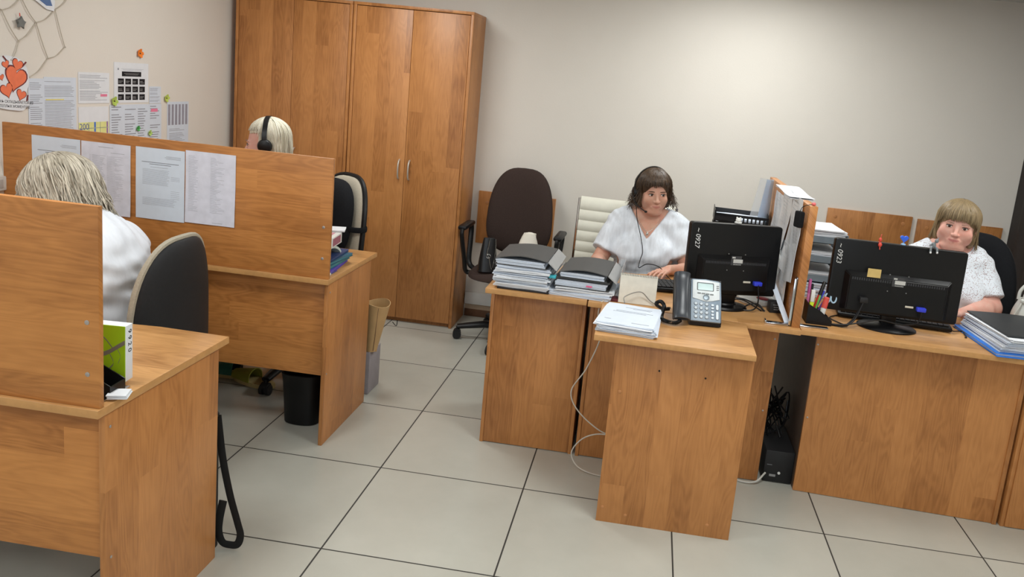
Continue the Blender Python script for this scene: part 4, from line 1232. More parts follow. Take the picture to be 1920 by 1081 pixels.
# --- desk phone
def phone():
    t = thing('desk_phone', 'grey and silver office desk phone with black handset on the side table', 'phone', (1.207, .080, HZ), .085)
    G1 = plain('phone_grey', (128, 144, 160), .4); SIL = plain('phone_silver', (214, 220, 222), .35); KEY = plain('phone_keys', (188, 198, 206), .35)
    ev = Vector((0, .64, .768)); Mf = frame((0, .0, .022), (1, 0, 0), ev)
    m = MB(); m.prism([(0, .004), (0, .022), (.118, .162), (.130, .155), (.150, .004)], -.028, .098, M=Matrix(((0, 0, 1, 0), (1, 0, 0, 0), (0, 1, 0, 0), (0, 0, 0, 1))))
    m.build('base', BLK, t)
    m = MB(); m.prism([(-.024, -.003), (.094, -.003), (.097, .10), (.096, .172), (.085, .177), (.035, .181), (-.018, .179), (-.024, .172)], -.004, .006, M=Mf, bev=.002)
    m.build('face_plate', G1, t)
    m = MB(); m.prism([(-.018, .174), (-.018, .094), (.030, .083), (.040, .082), (.055, .085), (.090, .094), (.090, .170), (.035, .175)], .0062, .009, M=Mf, bev=.001)
    m.build('display_bezel', SIL, t)
    m = MB(); m.prism(rrect(.068, .036, .004, 4, .033, .146), .0092, .0098, M=Mf); m.build('display_frame', plain('lcd_frame', (70, 78, 80), .4), t)
    m = MB(); m.prism(rrect(.060, .029, .003, 4, .033, .145), .0099, .0103, M=Mf); m.build('display', plain('lcd', (170, 196, 196), .15), t)
    for i in range(4):
        MB().prism(rrect(.0145, .005, .0022, 4, .008+i*.0168, .116-.0008*i), .0092, .0108, M=Mf).build('soft_key', plain('soft_key', (86, 92, 92), .4), t)
    m = MB().lathe([(.0130, 0), (.0130, .0022), (.009, .003), (.0085, .0022), (.003, .0026)], 24, M=Mf @ Matrix.Translation((.036, .0985, .0085))); m.build('navigation_button', plain('nav_key', (120, 132, 140), .35, .3), t)
    for i in range(3):
        MB().prism(rrect(.010, .0034, .0014, 3, .082, .153-i*.0085), .0092, .0104, M=Mf).build('line_key', plain('line_key', (96, 100, 100), .4), t)
    for iy in range(4):
        for ix in range(3):
            M = Mf @ Matrix.Translation((-.004+ix*.0215, .0705-iy*.0185, .006))
            m = MB().lathe([(.0078, 0), (.0078, .0006)], 18, M=M, mi=1).lathe([(.0064, .0006), (.0062, .0026), (.004, .0034), (.0008, .0036)], 18, M=M)
            m.build('number_key', [KEY, plain('key_ring', (50, 58, 66), .5)], t)
    for i, (yy, w, h) in enumerate(((.069, .011, .0085), (.0555, .011, .0075), (.041, .0105, .0085), (.0275, .0105, .0085), (.014, .0105, .0085))):
        m = MB().prism(rrect(w+.002, h+.002, .004, 4, .062, yy), .0058, .0064, M=Mf, mi=1).prism(rrect(w, h, .0036, 4, .062, yy), .0064, .0088, M=Mf)
        m.build('function_key', [KEY, _mc['key_ring']], t)
    for yy, h in ((.061, .024), (.026, .036)):
        m = MB().prism(rrect(.0125, h+.002, .005, 4, .0805, yy), .0058, .0064, M=Mf, mi=1).prism(rrect(.010, h-.001, .0045, 4, .0805, yy), .0064, .0085, M=Mf)
        m.build('function_key', [KEY, _mc['key_ring']], t)
    HS = plain('handset_black', (52, 56, 62), .34, var=.08)
    cr = MB().prism([(-.094, -.002), (-.028, -.002), (-.028, .178), (-.094, .178)], -.006, .006, M=Mf, bev=.003).build('cradle', BLK, t)
    hs = MB()
    def P(u, v):
        a = PI*u; w = .030+.003*abs(2*v-1)**2
        hh = .020+.012*(1-abs(2*v-1)**2)+.012*abs(2*v-1)**6
        return Mf @ Vector((-.061-w*math.cos(a), -.010+v*.200, .008+hh*math.sin(a)**.6))
    hs.sheet(P, 18, 22, .004, nrm=1)
    hs.prism([(-.090, -.008), (-.032, -.008), (-.032, .188), (-.090, .188)], .0065, .016, M=Mf, bev=.002)
    hs.build('handset', HS, t, ang=50)
    # coiled cord
    cd = MB(); base = spline([(-.062, -.012, .020), (-.085, -.030, .012), (-.118, -.018, .012), (-.135, .010, .014), (-.130, .045, .030), (-.122, .08, .046), (-.135, .11, .055), (-.150, .12, .04), (-.12, .13, .02), (-.09, .14, .02)], 44)
    pts = []; nrm = Vector((0, 0, 1))
    for i, p in enumerate(base):
        tg = (base[min(i+1, len(base)-1)]-base[max(i-1, 0)]).normalized()
        a = Vector((0, 0, 1)); n1 = (a-tg*a.dot(tg)).normalized(); n2 = tg.cross(n1)
        ph = i*1.05
        pts.append(p+.0068*(math.cos(ph)*n1+math.sin(ph)*n2))
    cd.tube(pts, .0019, 5).build('coiled_cord', BLK, t)
    MB().tube(spline([(-.10, .20, .003), (-.16, .22, .02), (-.21, .21, .06), (-.275, .17, .045), (-.28, .10, .035)], 8), .0022, 6).build('line_cord', plain('grey_cord', (140, 138, 132), .5), t)
    return t
phone()
# --- white cable from the side table to the floor
tag(MB().tube(spline([(.86, .30, HZ+.003), (.826, .262, .752), (.815, .25, .70), (.835, .262, .60), (.79, .268, .45), (.735, .27, .34), (.77, .26, .26), (.87, .255, .185), (.95, .25, .165), (.99, .25, .155), (.93, .248, .17), (.86, .25, .165), (.80, .252, .13), (.765, .24, .07), (.80, .22, .02), (.88, .20, .005), (.97, .21, .004), (1.05, .25, .004)], 8), .0028, 8).build('cable', plain('white_cable', (206, 200, 188), .5)), 'thin white cable looping down from the side table to the floor', 'cable')
# --- monitors
VGAB = plain('vga_blue', (52, 66, 210), .35); DVIW = plain('dvi_port', (206, 200, 184), .4); LBL = plain('grey_label', (58, 58, 60), .5); WLBL = plain('white_label', (196, 196, 192), .5)
MONB = plain('monitor_black', (10, 10, 12), .36, spec=.35, var=.1)
WRT = plain('silver_marker', (214, 214, 214), .5)
def monitor(label, x, y, rotz, w, z0, z1, tilt, housing, neckw, base_r, text, tx, tz0, cables):
    t = thing('monitor', label, 'monitor', (x, y, HZ), rotz)
    M = Matrix.Translation((0, -.012, (z0+z1)/2-HZ)) @ Matrix.Rotation(tilt, 4, 'X')
    h = z1-z0
    m = MB(); Mp = M @ Matrix(((1, 0, 0, 0), (0, 0, 1, 0), (0, 1, 0, 0), (0, 0, 0, 1)))
    m.prism(rrect(w, h, .012, 4), -.006, .030, M=Mp, bev=.004)
    m.build('panel', MONB, t)
    MB().prism(rrect(w-.03, h-.032, .002, 2), .0304, .0310, M=Mp).build('screen', plain('screen_glass', (20, 22, 28), .1), t)
    hx0, hx1, hz0, hz1 = [q for q in housing]
    cz = (z0+z1)/2
    # housing block with slanted sides on the back
    A = [(hx0, hz0), (hx1, hz0), (hx1, hz1), (hx0, hz1)]; B = [(hx0+.022, hz0+.004), (hx1-.022, hz0+.004), (hx1-.022, hz1-.018), (hx0+.022, hz1-.018)]
    m = MB(); v = [m.bm.verts.new(M @ Vector((a, -.0055, b-cz))) for a, b in A]+[m.bm.verts.new(M @ Vector((a, -.032, b-cz))) for a, b in B]
    for f in ((0, 1, 5, 4), (1, 2, 6, 5), (2, 3, 7, 6), (3, 0, 4, 7), (4, 5, 6, 7), (3, 2, 1, 0)): m.bm.faces.new([v[i] for i in f])
    bmesh.ops.bevel(m.bm, geom=list(m.bm.edges), offset=.003, segments=2, affect='EDGES')
    hb = m.build('rear_housing', MONB, t)
    m = MB(); nv = 40
    for i in range(nv):
        xx = hx0+.03+(hx1-hx0-.06)*i/nv
        m.box(xx, -.0332, hz1-.034-cz, xx+(hx1-hx0)/nv*.45, -.0318, hz1-.024-cz, M=M)
    m.build('vents', plain('vent_slots', (52, 52, 56), .6), hb)
    lx = (hx0+hx1)/2
    m = MB()
    m.box(lx-.026, -.0330, cz-.030-cz+.012, lx+.020, -.0318, .022, M=M, mi=0)
    m.box(lx-.016, -.0333, -.012+.004, lx+.026, -.0318, .008, M=M, mi=1); m.box(lx-.022, -.0333, .012, lx-.008, -.0318, .018, M=M, mi=1)
    for i in range(6): m.box(lx-.014+i*.006, -.0333, -.016, lx-.011+i*.006, -.0318, -.0125, M=M, mi=1)
    m.build('label', [LBL, WLBL], hb)
    m = MB()
    for a, b in ((-.04, .03), (.035, .03), (-.04, -.04), (.035, -.04)): m.tube([M @ Vector((lx+a, -.031, b)), M @ Vector((lx+a, -.0335, b))], .0024, 8)
    m.build('screws', STEEL, hb)
    pz = hz0+.045-cz; px = lx+.085
    MB().box(px-.045, -.0345, pz-.004, px-.012, -.031, pz+.004, M=M, bev=.001).build('dvi_port', DVIW, hb)
    vg = MB().box(px-.002, -.055, pz-.011, px+.034, -.031, pz+.006, M=M, bev=.003).build('vga_plug', VGAB, hb); tag(vg, 'blue cable plug')
    cpts = [M @ Vector((px+.016, -.052, pz-.004))]+[Vector(q) for q in cables[0]]
    MB().tube(spline(cpts, 8), .0032, 8).build('vga_cable', BLK, t)
    ppx = hx0+.085
    if len(cables) > 1:
        MB().box(ppx-.016, -.058, pz-.002, ppx+.016, -.031, pz+.020, M=M, bev=.003).build('power_plug', BLKM, hb)
        for k, c in enumerate(cables[1:]):
            MB().tube(spline([M @ Vector((ppx, -.052, pz))]+[Vector(q) for q in c], 8), .0034, 8).build('power_cable', BLK, t)
    nz = hz0-HZ+.03
    m = MB().box(-neckw/2, -.012, .018, neckw/2, .022, nz, bev=.006).build('neck', MONB, t)
    m = MB().lathe([(base_r, 0), (base_r, .006), (base_r*.92, .013), (base_r*.5, .018), (.04, .024), (.003, .024)], 40, (0, .005, 0), sq=(1.08, .82, 2)).build('base', MONB, t)
    m = MB(); Mt = M @ frame((tx, -.0062, tz0-cz), (0, 0, -1), (1, 0, 0)); text_into(m, text, .030, Mt, ext=.0004, font_shear=.15)
    m.build('handwriting', WRT, t)
    return t, M
mon1, MM1 = monitor('black monitor seen from behind, the smaller one by the phone, marked 0927 in silver', 1.352, .425, .30, .412, .812, 1.118, -.03, (-.165, .170, .832, .985), .07, .088, '~ 0927', -.182, 1.095,
    [[(.11, -.075, .05), (.10, -.06, .012), (.06, -.045, .006), (.09, -.02, .02), (.13, -.03, .03), (.16, -.05, .004)]])
tag(MB().tube(spline([(1.36, .44, HZ+.03), (1.42, .46, HZ+.035), (1.48, .45, HZ+.012), (1.505, .43, HZ+.003)], 6), .003, 8).tube(spline([(1.37, .50, HZ+.03), (1.44, .49, HZ+.03), (1.50, .47, HZ+.010), (1.515, .435, HZ+.003)], 6), .003, 8).build('cable', BLK), 'pair of black cables running down beside the small monitor base', 'cable')
mon2, MM2 = monitor('large black widescreen monitor seen from behind on the right-hand desk, marked 0923', 2.025, .41, -.015, .532, .806, 1.112, -.02, (-.212, .222, .818, .986), .062, .112, '~ 0923', -.250, 1.093,
    [[(.10, -.06, .055), (.03, -.085, .045), (-.06, -.085, .052), (-.14, -.09, .030), (-.21, -.085, .012), (-.30, -.06, .004)], [(-.155, -.07, .045), (-.19, -.08, .008), (-.215, -.075, .004)], [(-.150, -.08, .05), (-.175, -.09, .02), (-.20, -.08, .005), (-.26, -.06, .004), (-.31, -.02, .006)]])
nt = MB().box(-.125, -.0345, .010, -.072, -.0318, .046, M=MM2).build('paper_note', plain('yellow_note', (206, 178, 112), .8), mon2); tag(nt, 'yellowed paper note')
m = MB().ball((0, 0, .016), (.012, .010, .011), n=14).ball((0, 0, .006), (.016, .008, .006), n=14).ball((.007, 0, .026), .004, n=10).ball((-.007, 0, .026), .004, n=10)
Wm1 = Matrix.Translation(mon1.location) @ Matrix.Rotation(.30, 4, 'Z')
pk = Wm1 @ MM1 @ Vector((.005, .01, .1535))
tag(m.build('figurine', WHITEP, loc=pk), 'small white figurine sitting on top of the smaller monitor', 'figurine')
# toys on the wide monitor
ztop = 1.1125
RED = plain('coral_red', (214, 74, 60), .4)
m = MB().ball((0, -.014, -.008), (.008, .006, .009), n=14).ball((0, -.006, .012), (.007, .007, .009), n=14).tube(spline([(0, -.006, .018), (.002, -.004, .03), (.004, -.002, .034)], 4), .0016, 6).tube([(0, -.012, -.012), (.001, -.015, -.028)], .0022, 6)
m.box(-.004, -.016, -.001, .004, .006, .002)
tag(m.build('figurine', RED, loc=(1.935, .40, ztop+.001)), 'tiny red figurine clipped on the top edge of the wide monitor', 'figurine')
BLU = plain('blue_gem', (58, 104, 226), .15)
def heart_poly(s, n=28):
    return [(s*16*math.sin(a)**3/17, s*(13*math.cos(a)-5*math.cos(2*a)-2*math.cos(3*a)-math.cos(4*a))/17) for a in [2*PI*k/n for k in range(n)]]
t = thing('heart_figurine', 'small glossy blue heart on a stand atop the wide monitor', 'figurine', (2.035, .415, ztop))
MB().prism(heart_poly(.017), -.006, .006, M=frame((0, 0, .026), (1, 0, 0), (0, 0, 1)), bev=.0008).build('heart', BLU, t)
MB().lathe([(.010, 0), (.009, .004), (.003, .006), (.003, .014)], 14).build('stand', plain('pale_blue', (150, 190, 230), .3), t)
GRYF = plain('grey_toy', (120, 126, 130), .4); WHF = plain('white_toy', (226, 228, 228), .4)
t = thing('figurine', 'little grey figure with white feet sitting on the right end of the wide monitor', 'figurine', (2.150, .40, ztop))
m = MB().ball((0, .0, .014), (.010, .008, .014), n=14).ball((.009, 0, .033), (.008, .007, .009), n=14).tube([(.012, 0, .040), (.014, .002, .047)], .0025, 6)
m.tube(spline([(-.008, -.004, .010), (-.014, -.016, .006), (-.015, -.020, -.012)], 5), .0042, 8).tube(spline([(.006, -.004, .008), (.010, -.016, .004), (.011, -.020, -.010)], 5), .0042, 8).tube([(-.006, -.004, .022), (-.018, -.006, .012)], .003, 6)
m.build('figure', GRYF, t)
MB().ball((-.015, -.022, -.014), (.004, .006, .005), n=10).ball((.011, -.022, -.012), (.004, .006, .005), n=10).build('feet', WHF, t)
# keyboards
def keyboard(label, x, y, rot, w, d, tilt=.03, z=HZ):
    t = thing('keyboard', label, 'keyboard', (x, y, z), rot)
    M = Matrix.Translation((0, 0, .004)) @ Matrix.Rotation(tilt, 4, 'X')
    MB().box(-w/2, -d/2, .002, w/2, d/2, .020, bev=.005, M=M).build('case', BLK, t)
    m = MB(); nx = 20; ny = 6
    for j in range(ny):
        for i in range(nx):
            x0 = -w/2+.012+i*(w-.024)/nx; y0 = -d/2+.012+j*(d-.024)/ny
            m.box(x0, y0, .0195, x0+(w-.024)/nx*.86, y0+(d-.024)/ny*.84, .026, M=M)
    o = m.build('keys', BLKM, t); o['kind'] = 'stuff'
    return t
keyboard('black keyboard half hidden behind the desk phone and calendar', 1.245, .66, .22, .44, .15, .03)
keyboard('black keyboard lying behind the wide monitor', 2.085, .565, -.10, .47, .17, .10, HZ+.006)
tag(MB().tube(spline([(2.27, .50, HZ+.02), (2.31, .46, HZ+.012), (2.345, .49, HZ+.006), (2.37, .50, HZ+.004), (2.362, .46, HZ+.004), (2.352, .41, HZ+.004), (2.344, .408, HZ+.004)], 6), .0026, 7).build('cable', BLK), 'short black cable end with loop beside the right document stack', 'cable')
tag(MB().tube(spline([(1.93, .56, HZ+.004), (1.85, .52, HZ+.004), (1.80, .46, HZ+.004), (1.82, .40, HZ+.004), (1.85, .35, HZ+.004)], 6), .0026, 7).build('cable', BLK), 'thin black cable curling beside the pen holder', 'cable')
# --- document stack at the right end
zs = HZ+.0005
BLUEF = plain('blue_folder', (46, 116, 206), .4)
t = thing('folder', 'bright blue plastic folder at the bottom of the right-end document stack', 'folder', (2.53, .395, zs), .06)
MB().box(-.16, -.205, 0, .16, .20, .003, bev=.001).box(-.155, -.19, .0032, .155, .195, .010, mi=1).box(-.16, -.195, .0102, .16, .20, .012, bev=.0008).build('cover', [BLUEF, PAPERB], t)
zs += .0125
for i in range(4):
    bundle('document_bundle', 'fanned bundle of papers inside the right-end document stack', 'papers', 2.545+.006*i, .405-.004*i, zs, .30, .37, .0145, .04+.02*i, [PAPERB, PAPER][i % 2], 5, 80+i, 'papers in the right-end document stack', .007, .010)
    zs += .015
t = thing('folder', 'black folder cover topping the right-end document stack', 'folder', (2.572, .415, zs+.001), .07)
MB().sheet(lambda u, v: ((u-.5)*.31, (v-.5)*.36, .006+.004*math.sin(PI*u)), 12, 4, .005).build('cover', plain('black_board', (44, 46, 48), .5, var=.04), t)
# --- desk fan
t = thing('desk_fan', 'white round desk fan beside the sleeve-covered partition', 'fan', (1.503, .605, HZ), PI-.28)
m = MB().lathe([(.085, 0), (.088, .006), (.086, .020), (.070, .026), (.02, .030), (.004, .030)], 36); m.build('base', WHITEP, t)
m = MB().lathe([(.026, .0), (.026, .004), (.02, .006), (.002, .006)], 24, (-.035, .045, .027), sq=(1.1, .8, 2)).build('button', plain('red_button', (150, 40, 50), .3), t)
MB().tube([(0, .0, .025), (0, .02, .12), (0, .025, .165)], [.014, .012, .012], 12).build('neck', WHITEP, t)
Mf = Matrix.Translation((0, -.01, .185)) @ Matrix.Rotation(PI/2, 4, 'X')
m = MB()
for zz, rr in ((-.03, .084), (.03, .084)):
    m.tube([Mf @ Vector((rr*math.cos(2*PI*k/36), rr*math.sin(2*PI*k/36), zz)) for k in range(36)], .008, 8, closed=True)
for k in range(28):
    a = 2*PI*k/28
    for sg in (-1, 1):
        m.tube([Mf @ Vector((rr*math.cos(a+.9*(rr-.02)*8), rr*math.sin(a+.9*(rr-.02)*8), sg*(.034+.012*(1-(rr/.09)**2)))) for rr in (.02, .045, .07, .092)], .0011, 4)
m.build('guard', WHITEP, t)
m = MB().lathe([(.02, -.02), (.022, .02), (.002, .028)], 18, M=Mf)
for k in range(4):
    a0 = PI/2*k
    m.sheet(lambda u, v: Mf @ Vector(((.018+.058*u)*math.cos(a0+.9*v), (.018+.058*u)*math.sin(a0+.9*v), -.012+.024*v)), 6, 6, .0016)
m.build('blades', plain('fan_blades', (206, 208, 210), .3), t)
m = MB().tube([Mf @ Vector((0, 0, -.03)), Mf @ Vector((0, 0, -.075))], [.035, .026], 18); m.build('motor', WHITEP, t)
# --- small black box with grey lettering lines
t = thing('small_box', 'small black cube-shaped box beside the fan base', 'box', (1.562, .455, HZ), .12)
MB().box(-.026, -.024, .0005, .026, .024, .048, bev=.0015).build('carton', BLKM, t)
m = MB()
for i, (a, b) in enumerate(((-.014, .014), (-.010, .012), (-.009, .010))): m.box(a, -.0246, .034-i*.010, b, -.0241, .0375-i*.010)
m.build('print', plain('grey_lettering', (128, 128, 128), .6), t)
t = thing('leaning_strip', 'pale flat strip leaning from the fan down to the foot of the partition', 'strip', (1.590, .275, HZ), 0)
MB().tube([(0, 0, .006), (-.047, .275, .135)], .012, 8, flat=(.16, 1)).build('strip', PAPERB, t)
# ------------------------------------------------------------------ sheets on the right partition (face x = 1.602, seen from -x)
SLV = plain('plastic_sleeve', (228, 231, 235), .25, var=.04, scale=12); SLV2 = plain('plastic_sleeve_grey', (214, 219, 225), .22, var=.06, scale=14)
def hanging_sheet(label, y0, y1, z0, z1, off, curl, mat, seed, skew=0.0, lines=True, group=None):
    r = random.Random(seed); ph = r.uniform(0, 6)
    t = thing('plastic_sleeve', label, 'document sleeve', (1.602-off, y0, z0), group=group)
    w, h = y0-y1, z1-z0
    def P(u, v, e=0.0):
        b = (1-v)**2*curl*(.35+.65*abs(math.sin(2.2*u+ph)))+.003*math.sin(7*u+5*v+ph)
        return Vector((-.001-abs(b)-e, -w*u+skew*(1-v)*.5*w*0, h*v-skew*u*(1-v)*h))
    m = MB().sheet(lambda u, v: P(u, v), 12, 16, -.0012)
    m.build('sleeve', mat, t, ang=80)
    if lines:
        m = MB()
        for k in range(16):
            v = .93-k*.05
            if r.random() < .2: continue
            a, b = .08+.05*r.random(), .95-.3*r.random()
            m.sheet(lambda u, q: P(a+(b-a)*u, v-.008*q, .0012), 8, 1, .0003)
        m.build('print', plain('faint_print', (186, 192, 200), .6), t)
    return t
hanging_sheet('clear document sleeve at the back end of the partition, half hidden by the small monitor', 1.06, .84, .90, 1.215, .003, .02, SLV2, 1)
hanging_sheet('white document sleeve hanging second from the back of the partition', .83, .585, .965, 1.262, .004, .03, SLV, 2, .05)
hanging_sheet('crumpled document sleeve hanging in the upper front part of the partition', .575, .345, .93, 1.258, .005, .022, SLV, 3, .04)
hanging_sheet('document sleeve hanging low behind the fan', .86, .62, .765, 1.02, .010, .02, SLV2, 4)
hanging_sheet('document sleeve hanging low in the middle of the partition', .62, .40, .775, 1.045, .0125, .015, SLV2, 5, .03)
hanging_sheet('narrow creased sleeve with pointed corner nearest the partition edge', .43, .262, .90, 1.175, .016, .014, SLV2, 6, -.10)
m = MB()
for i in range(3):
    m.sheet(lambda u, v: (1.603+.018*i+.03*math.sin(3*u)*.3-.02*(1-u), .88-.42*u+.01*i, 1.251+.004*i+.006*math.sin(5*u+i)*(.5+v)), 8, 3, .0012)
t = thing('paper_sheet', 'loose papers folded over the top edge of the partition', 'papers', (1.60, .66, 1.2512))
mm = MB()
for i in range(2):
    mm.sheet(lambda u, v: ((-.045+.105*v), .20-.42*u, .0035+.004*i+.004*math.sin(5*u+i)-max(0, abs(v-.5)-.18)*.10*0-.0), 10, 4, .0012)
mm.build('sheets', PAPER, t); m.bm.free()
# blue file hanging at the far end, edge-on
BLP = plain('light_blue_plastic', (150, 184, 222), .35)
t = thing('plastic_file', 'light blue file hanging edge-on at the back end of the partition', 'document sleeve', (1.598, 1.30, 1.02))
MB().sheet(lambda u, v: (-.004-.055*u+.025*u*v, -.10-.02*math.sin(3*u), .23*v), 6, 8, .003).build('file', BLP, t)
MB().sheet(lambda u, v: (-.004-.10*u+.035*u*v, -.112-.02*math.sin(3*u+.5), -.01+.245*v), 6, 8, .0014).build('sleeve', CLEAR, t)
# black case on a cord with a red clip
t = thing('hanging_case', 'small black case hanging by a cord from the front of the partition', 'case', (1.575, .278, 1.155))
m = MB().prism(rrect(.044, .066, .008, 4, 0, .033), -.011, .011, M=frame((0, 0, 0), (.35, -.94, 0), (0, 0, 1)), bev=.004); m.build('case', BLKF, t)
MB().tube(spline([(0, 0, .066), (.006, -.006, .085), (.028, -.02, .098), (.045, -.02, .100)], 5), .0014, 6).build('cord', BLK, t)
MB().ball((.044, -.020, .1025), (.009, .009, .007), n=12).build('clip', plain('pink_red_clip', (226, 110, 112), .5), t)
# ------------------------------------------------------------------ letter trays
def tray_stack(label, x, y, z, w, d, tiers, gap, mat, lip, slots, rot=0.0, papers=()):
    t = thing('letter_tray', label, 'letter tray', (x, y, z), rot)
    for i in range(tiers):
        z0 = i*gap+.002; m = MB()
        m.box(-w/2, -d/2, z0, w/2, d/2, z0+.003)
        m.box(-w/2, -d/2, z0, -w/2+.003, d/2, z0+lip+.015); m.box(w/2-.003, -d/2, z0, w/2, d/2, z0+lip+.015); m.box(-w/2, d/2-.003, z0, w/2, d/2, z0+lip)
        if slots:
            m.box(-w/2, -d/2, z0, w/2, -d/2+.003, z0+lip*.30); m.box(-w/2, -d/2, z0+lip*.72, w/2, -d/2+.003, z0+lip)
            m.box(-w/2, -d/2, z0, -w*.10, -d/2+.003, z0+lip)
            for k in range(9): m.box(-w*.10+k*w*.6/8-.004, -d/2, z0, -w*.10+k*w*.6/8+.004, -d/2+.003, z0+lip)
        else:
            m.box(-w/2, -d/2, z0, w/2, -d/2+.003, z0+lip)
        for sx in (-1, 1):
            for sy in (-1, 1):
                if i < tiers-1: m.box(sx*(w/2-.006)-.004, sy*(d/2-.02)-.004, z0, sx*(w/2-.006)+.004, sy*(d/2-.02)+.004, z0+gap)
        tr = m.build('tray', mat, t)
    return t
BTR = plain('black_tray', (20, 20, 23), .4)
tray_stack('black slotted letter tray tower behind the small monitor', 1.455, 1.23, HZ, .27, .22, 4, .086, BTR, .050, True, -.05)
for k, (zt, lab_) in enumerate(((2, 'white papers in the second tier from the top of the black letter tray'), (3, 'white papers in the top tier of the black letter tray'))):
    bundle('document_bundle', lab_, 'papers', 1.452, 1.225, HZ+.086*zt+.0055, .235, .20, .030-.006*k, -.05, PAPERB, 6, 90+k, None, .006, .012)
GTR = plain('grey_tray', (124, 138, 148), .35)
tray_stack('grey three-tier letter tray filled with papers, behind the right face of the partition', 1.795, .985, HZ+.07, .25, .30, 3, .094, GTR, .034, False, 0)
MB_ = None
bundle('document_bundle', 'thick pile of printed papers under the grey letter tray', 'papers', 1.80, .97, HZ+.0005, .23, .31, .066, .05, PAPERB, 12, 95, None, .006, .008)
for k in range(3):
    bundle('document_bundle', ['papers in the bottom tier of the grey letter tray', 'papers in the middle tier of the grey letter tray', 'tall heap of papers in the top tier of the grey letter tray'][k], 'papers',
           1.797, .985, HZ+.07+.094*k+.0055, .22, .27, [.040, .046, .060][k], .03*(k-1), PAPER, [6, 7, 10][k], 97+k, None, .008, .012)
# ------------------------------------------------------------------ pen holder and its contents
t = thing('pen_holder', 'black slanted pen holder beside the right face of the partition', 'pen holder', (1.675, .325, HZ))
m = MB(); Mx = Matrix(((1, 0, 0, 0), (0, 0, 1, 0), (0, 1, 0, 0), (0, 0, 0, 1)))
sec = [(0, .001), (.104, .001), (.104, .022), (.055, .058), (0, .085)]
m.prism(sec, .0, .004, M=Mx); m.prism(sec, .086, .09, M=Mx)
m.prism([(0, .001), (.104, .001), (.104, .005), (0, .005)], .004, .086, M=Mx); m.prism([(0, .001), (.004, .001), (.004, .085), (0, .085)], .004, .086, M=Mx); m.prism([(.10, .001), (.104, .001), (.104, .022), (.10, .022)], .004, .086, M=Mx)
m.prism([(.050, .005), (.053, .005), (.053, .055), (.050, .055)], .004, .086, M=Mx)
m.build('holder', BLK, t)
def pen(label, p, q, r, col, cap=None, name='pen', frac=.35):
    p, q = Vector(p), Vector(q); t = thing(name, label, name.replace('_', ' '), p)
    d = q-p; e = d*(1-frac)
    MB().tube([(0, 0, 0), e*.98, e], [r, r, r*.9], 12).build('barrel', plain('pen_%d_%d_%d' % col, col, .4), t)
    if cap: MB().tube([e, d*.97, d], [r*1.08, r*1.05, r*.7], 12).build('cap', plain('pen_%d_%d_%d' % cap, cap, .4), t)
    return t
zp = HZ+.006
pen('red marker with black cap in the pen holder', (1.700, .372, zp), (1.742, .395, .922), .0075, (196, 52, 34), (24, 24, 24), 'marker')
pen('purple pen leaning in the pen holder', (1.716, .395, zp), (1.775, .410, .885), .0042, (96, 58, 150), (84, 44, 140))
pen('blue pen in the pen holder', (1.706, .392, zp), (1.748, .405, .880), .0042, (60, 60, 190), (70, 70, 210))
pen('green pen in the pen holder', (1.700, .345, zp), (1.728, .375, .865), .0042, (92, 160, 70), (92, 160, 70))
pen('pink pen at the partition side of the pen holder', (1.684, .388, zp), (1.683, .399, .925), .0062, (214, 120, 170), (190, 90, 150))
pen('black pen at the partition side of the pen holder', (1.695, .400, zp), (1.696, .404, .905), .0052, (26, 26, 28), (26, 26, 28))
pen('glue stick with red band and pale pink cap in the pen holder', (1.735, .350, zp), (1.752, .358, .865), .0115, (226, 226, 224), (216, 84, 74), 'glue_stick', .42)
t = thing('marker_box', 'narrow white and yellow-green marker standing in the pen holder', 'marker', (1.690, .345, zp))
MB().box(-.008, -.008, 0, .008, .008, .085, bev=.002).build('barrel', plain('yellow_green', (206, 226, 40), .4), t)
MB().box(-.008, -.008, .0855, .008, .008, .135, bev=.002).build('cap', WHITEP, t)
t = thing('scissors', 'scissors with pale blue handles in the pen holder', 'scissors', (1.748, .395, zp))
MB().prism([(-.003, 0), (.003, 0), (.006, .08), (-.006, .08)], -.001, .001, M=frame((0, 0, 0), (.9, .3, 0), (.25, 0, .97))).build('blades', STEEL, t)
m = MB()
for sg in (-1, 1): m.tube([Vector((.028+sg*.012, 0, .098))+Vector((.011*math.cos(a), .004*math.sin(a), .018*math.sin(a))) for a in [2*PI*k/16 for k in range(16)]], .0035, 8, closed=True)
m.build('handles', plain('pale_blue_plastic', (176, 206, 228), .35), t)
# ------------------------------------------------------------------ under the right desks
t = thing('power_supply', 'black uninterruptible power supply box on the floor between the right desks', 'power supply', (1.668, .375, 0))
MB().box(-.062, 0, .004, .064, .30, .150, bev=.006).build('case', BLKM, t)
MB().tube([(.005, -.001, .05), (.005, -.004, .05)], .006, 14).build('button', WHITEP, t)
MB().box(-.035, -.0012, .030, -.008, .0005, .040).build('badge', plain('silver_badge', (150, 150, 150), .4), t)
MB().box(-.050, -.0012, .082, -.028, .0005, .085).build('indicator', plain('grey_mark', (110, 112, 116), .4), t)
r = random.Random(4)
for i in range(11):
    x0, x1 = r.uniform(1.605, 1.715), r.uniform(1.605, 1.715)
    p = [(x0, .52+.1*r.random(), .152), (r.uniform(1.60, 1.72), .55+.12*r.random(), .20+.10*r.random()), (r.uniform(1.60, 1.72), .50+.2*r.random(), .22+.12*r.random()), (r.uniform(1.60, 1.72), .55+.1*r.random(), .18+.1*r.random()), (x1, .60, .24+.14*r.random())]
    tag(MB().tube(spline(p, 7), .0038, 7).build('power_cable', BLK), 'black cable in the tangle above the floor power supply', 'cable', 'tangled cables between the right desks')
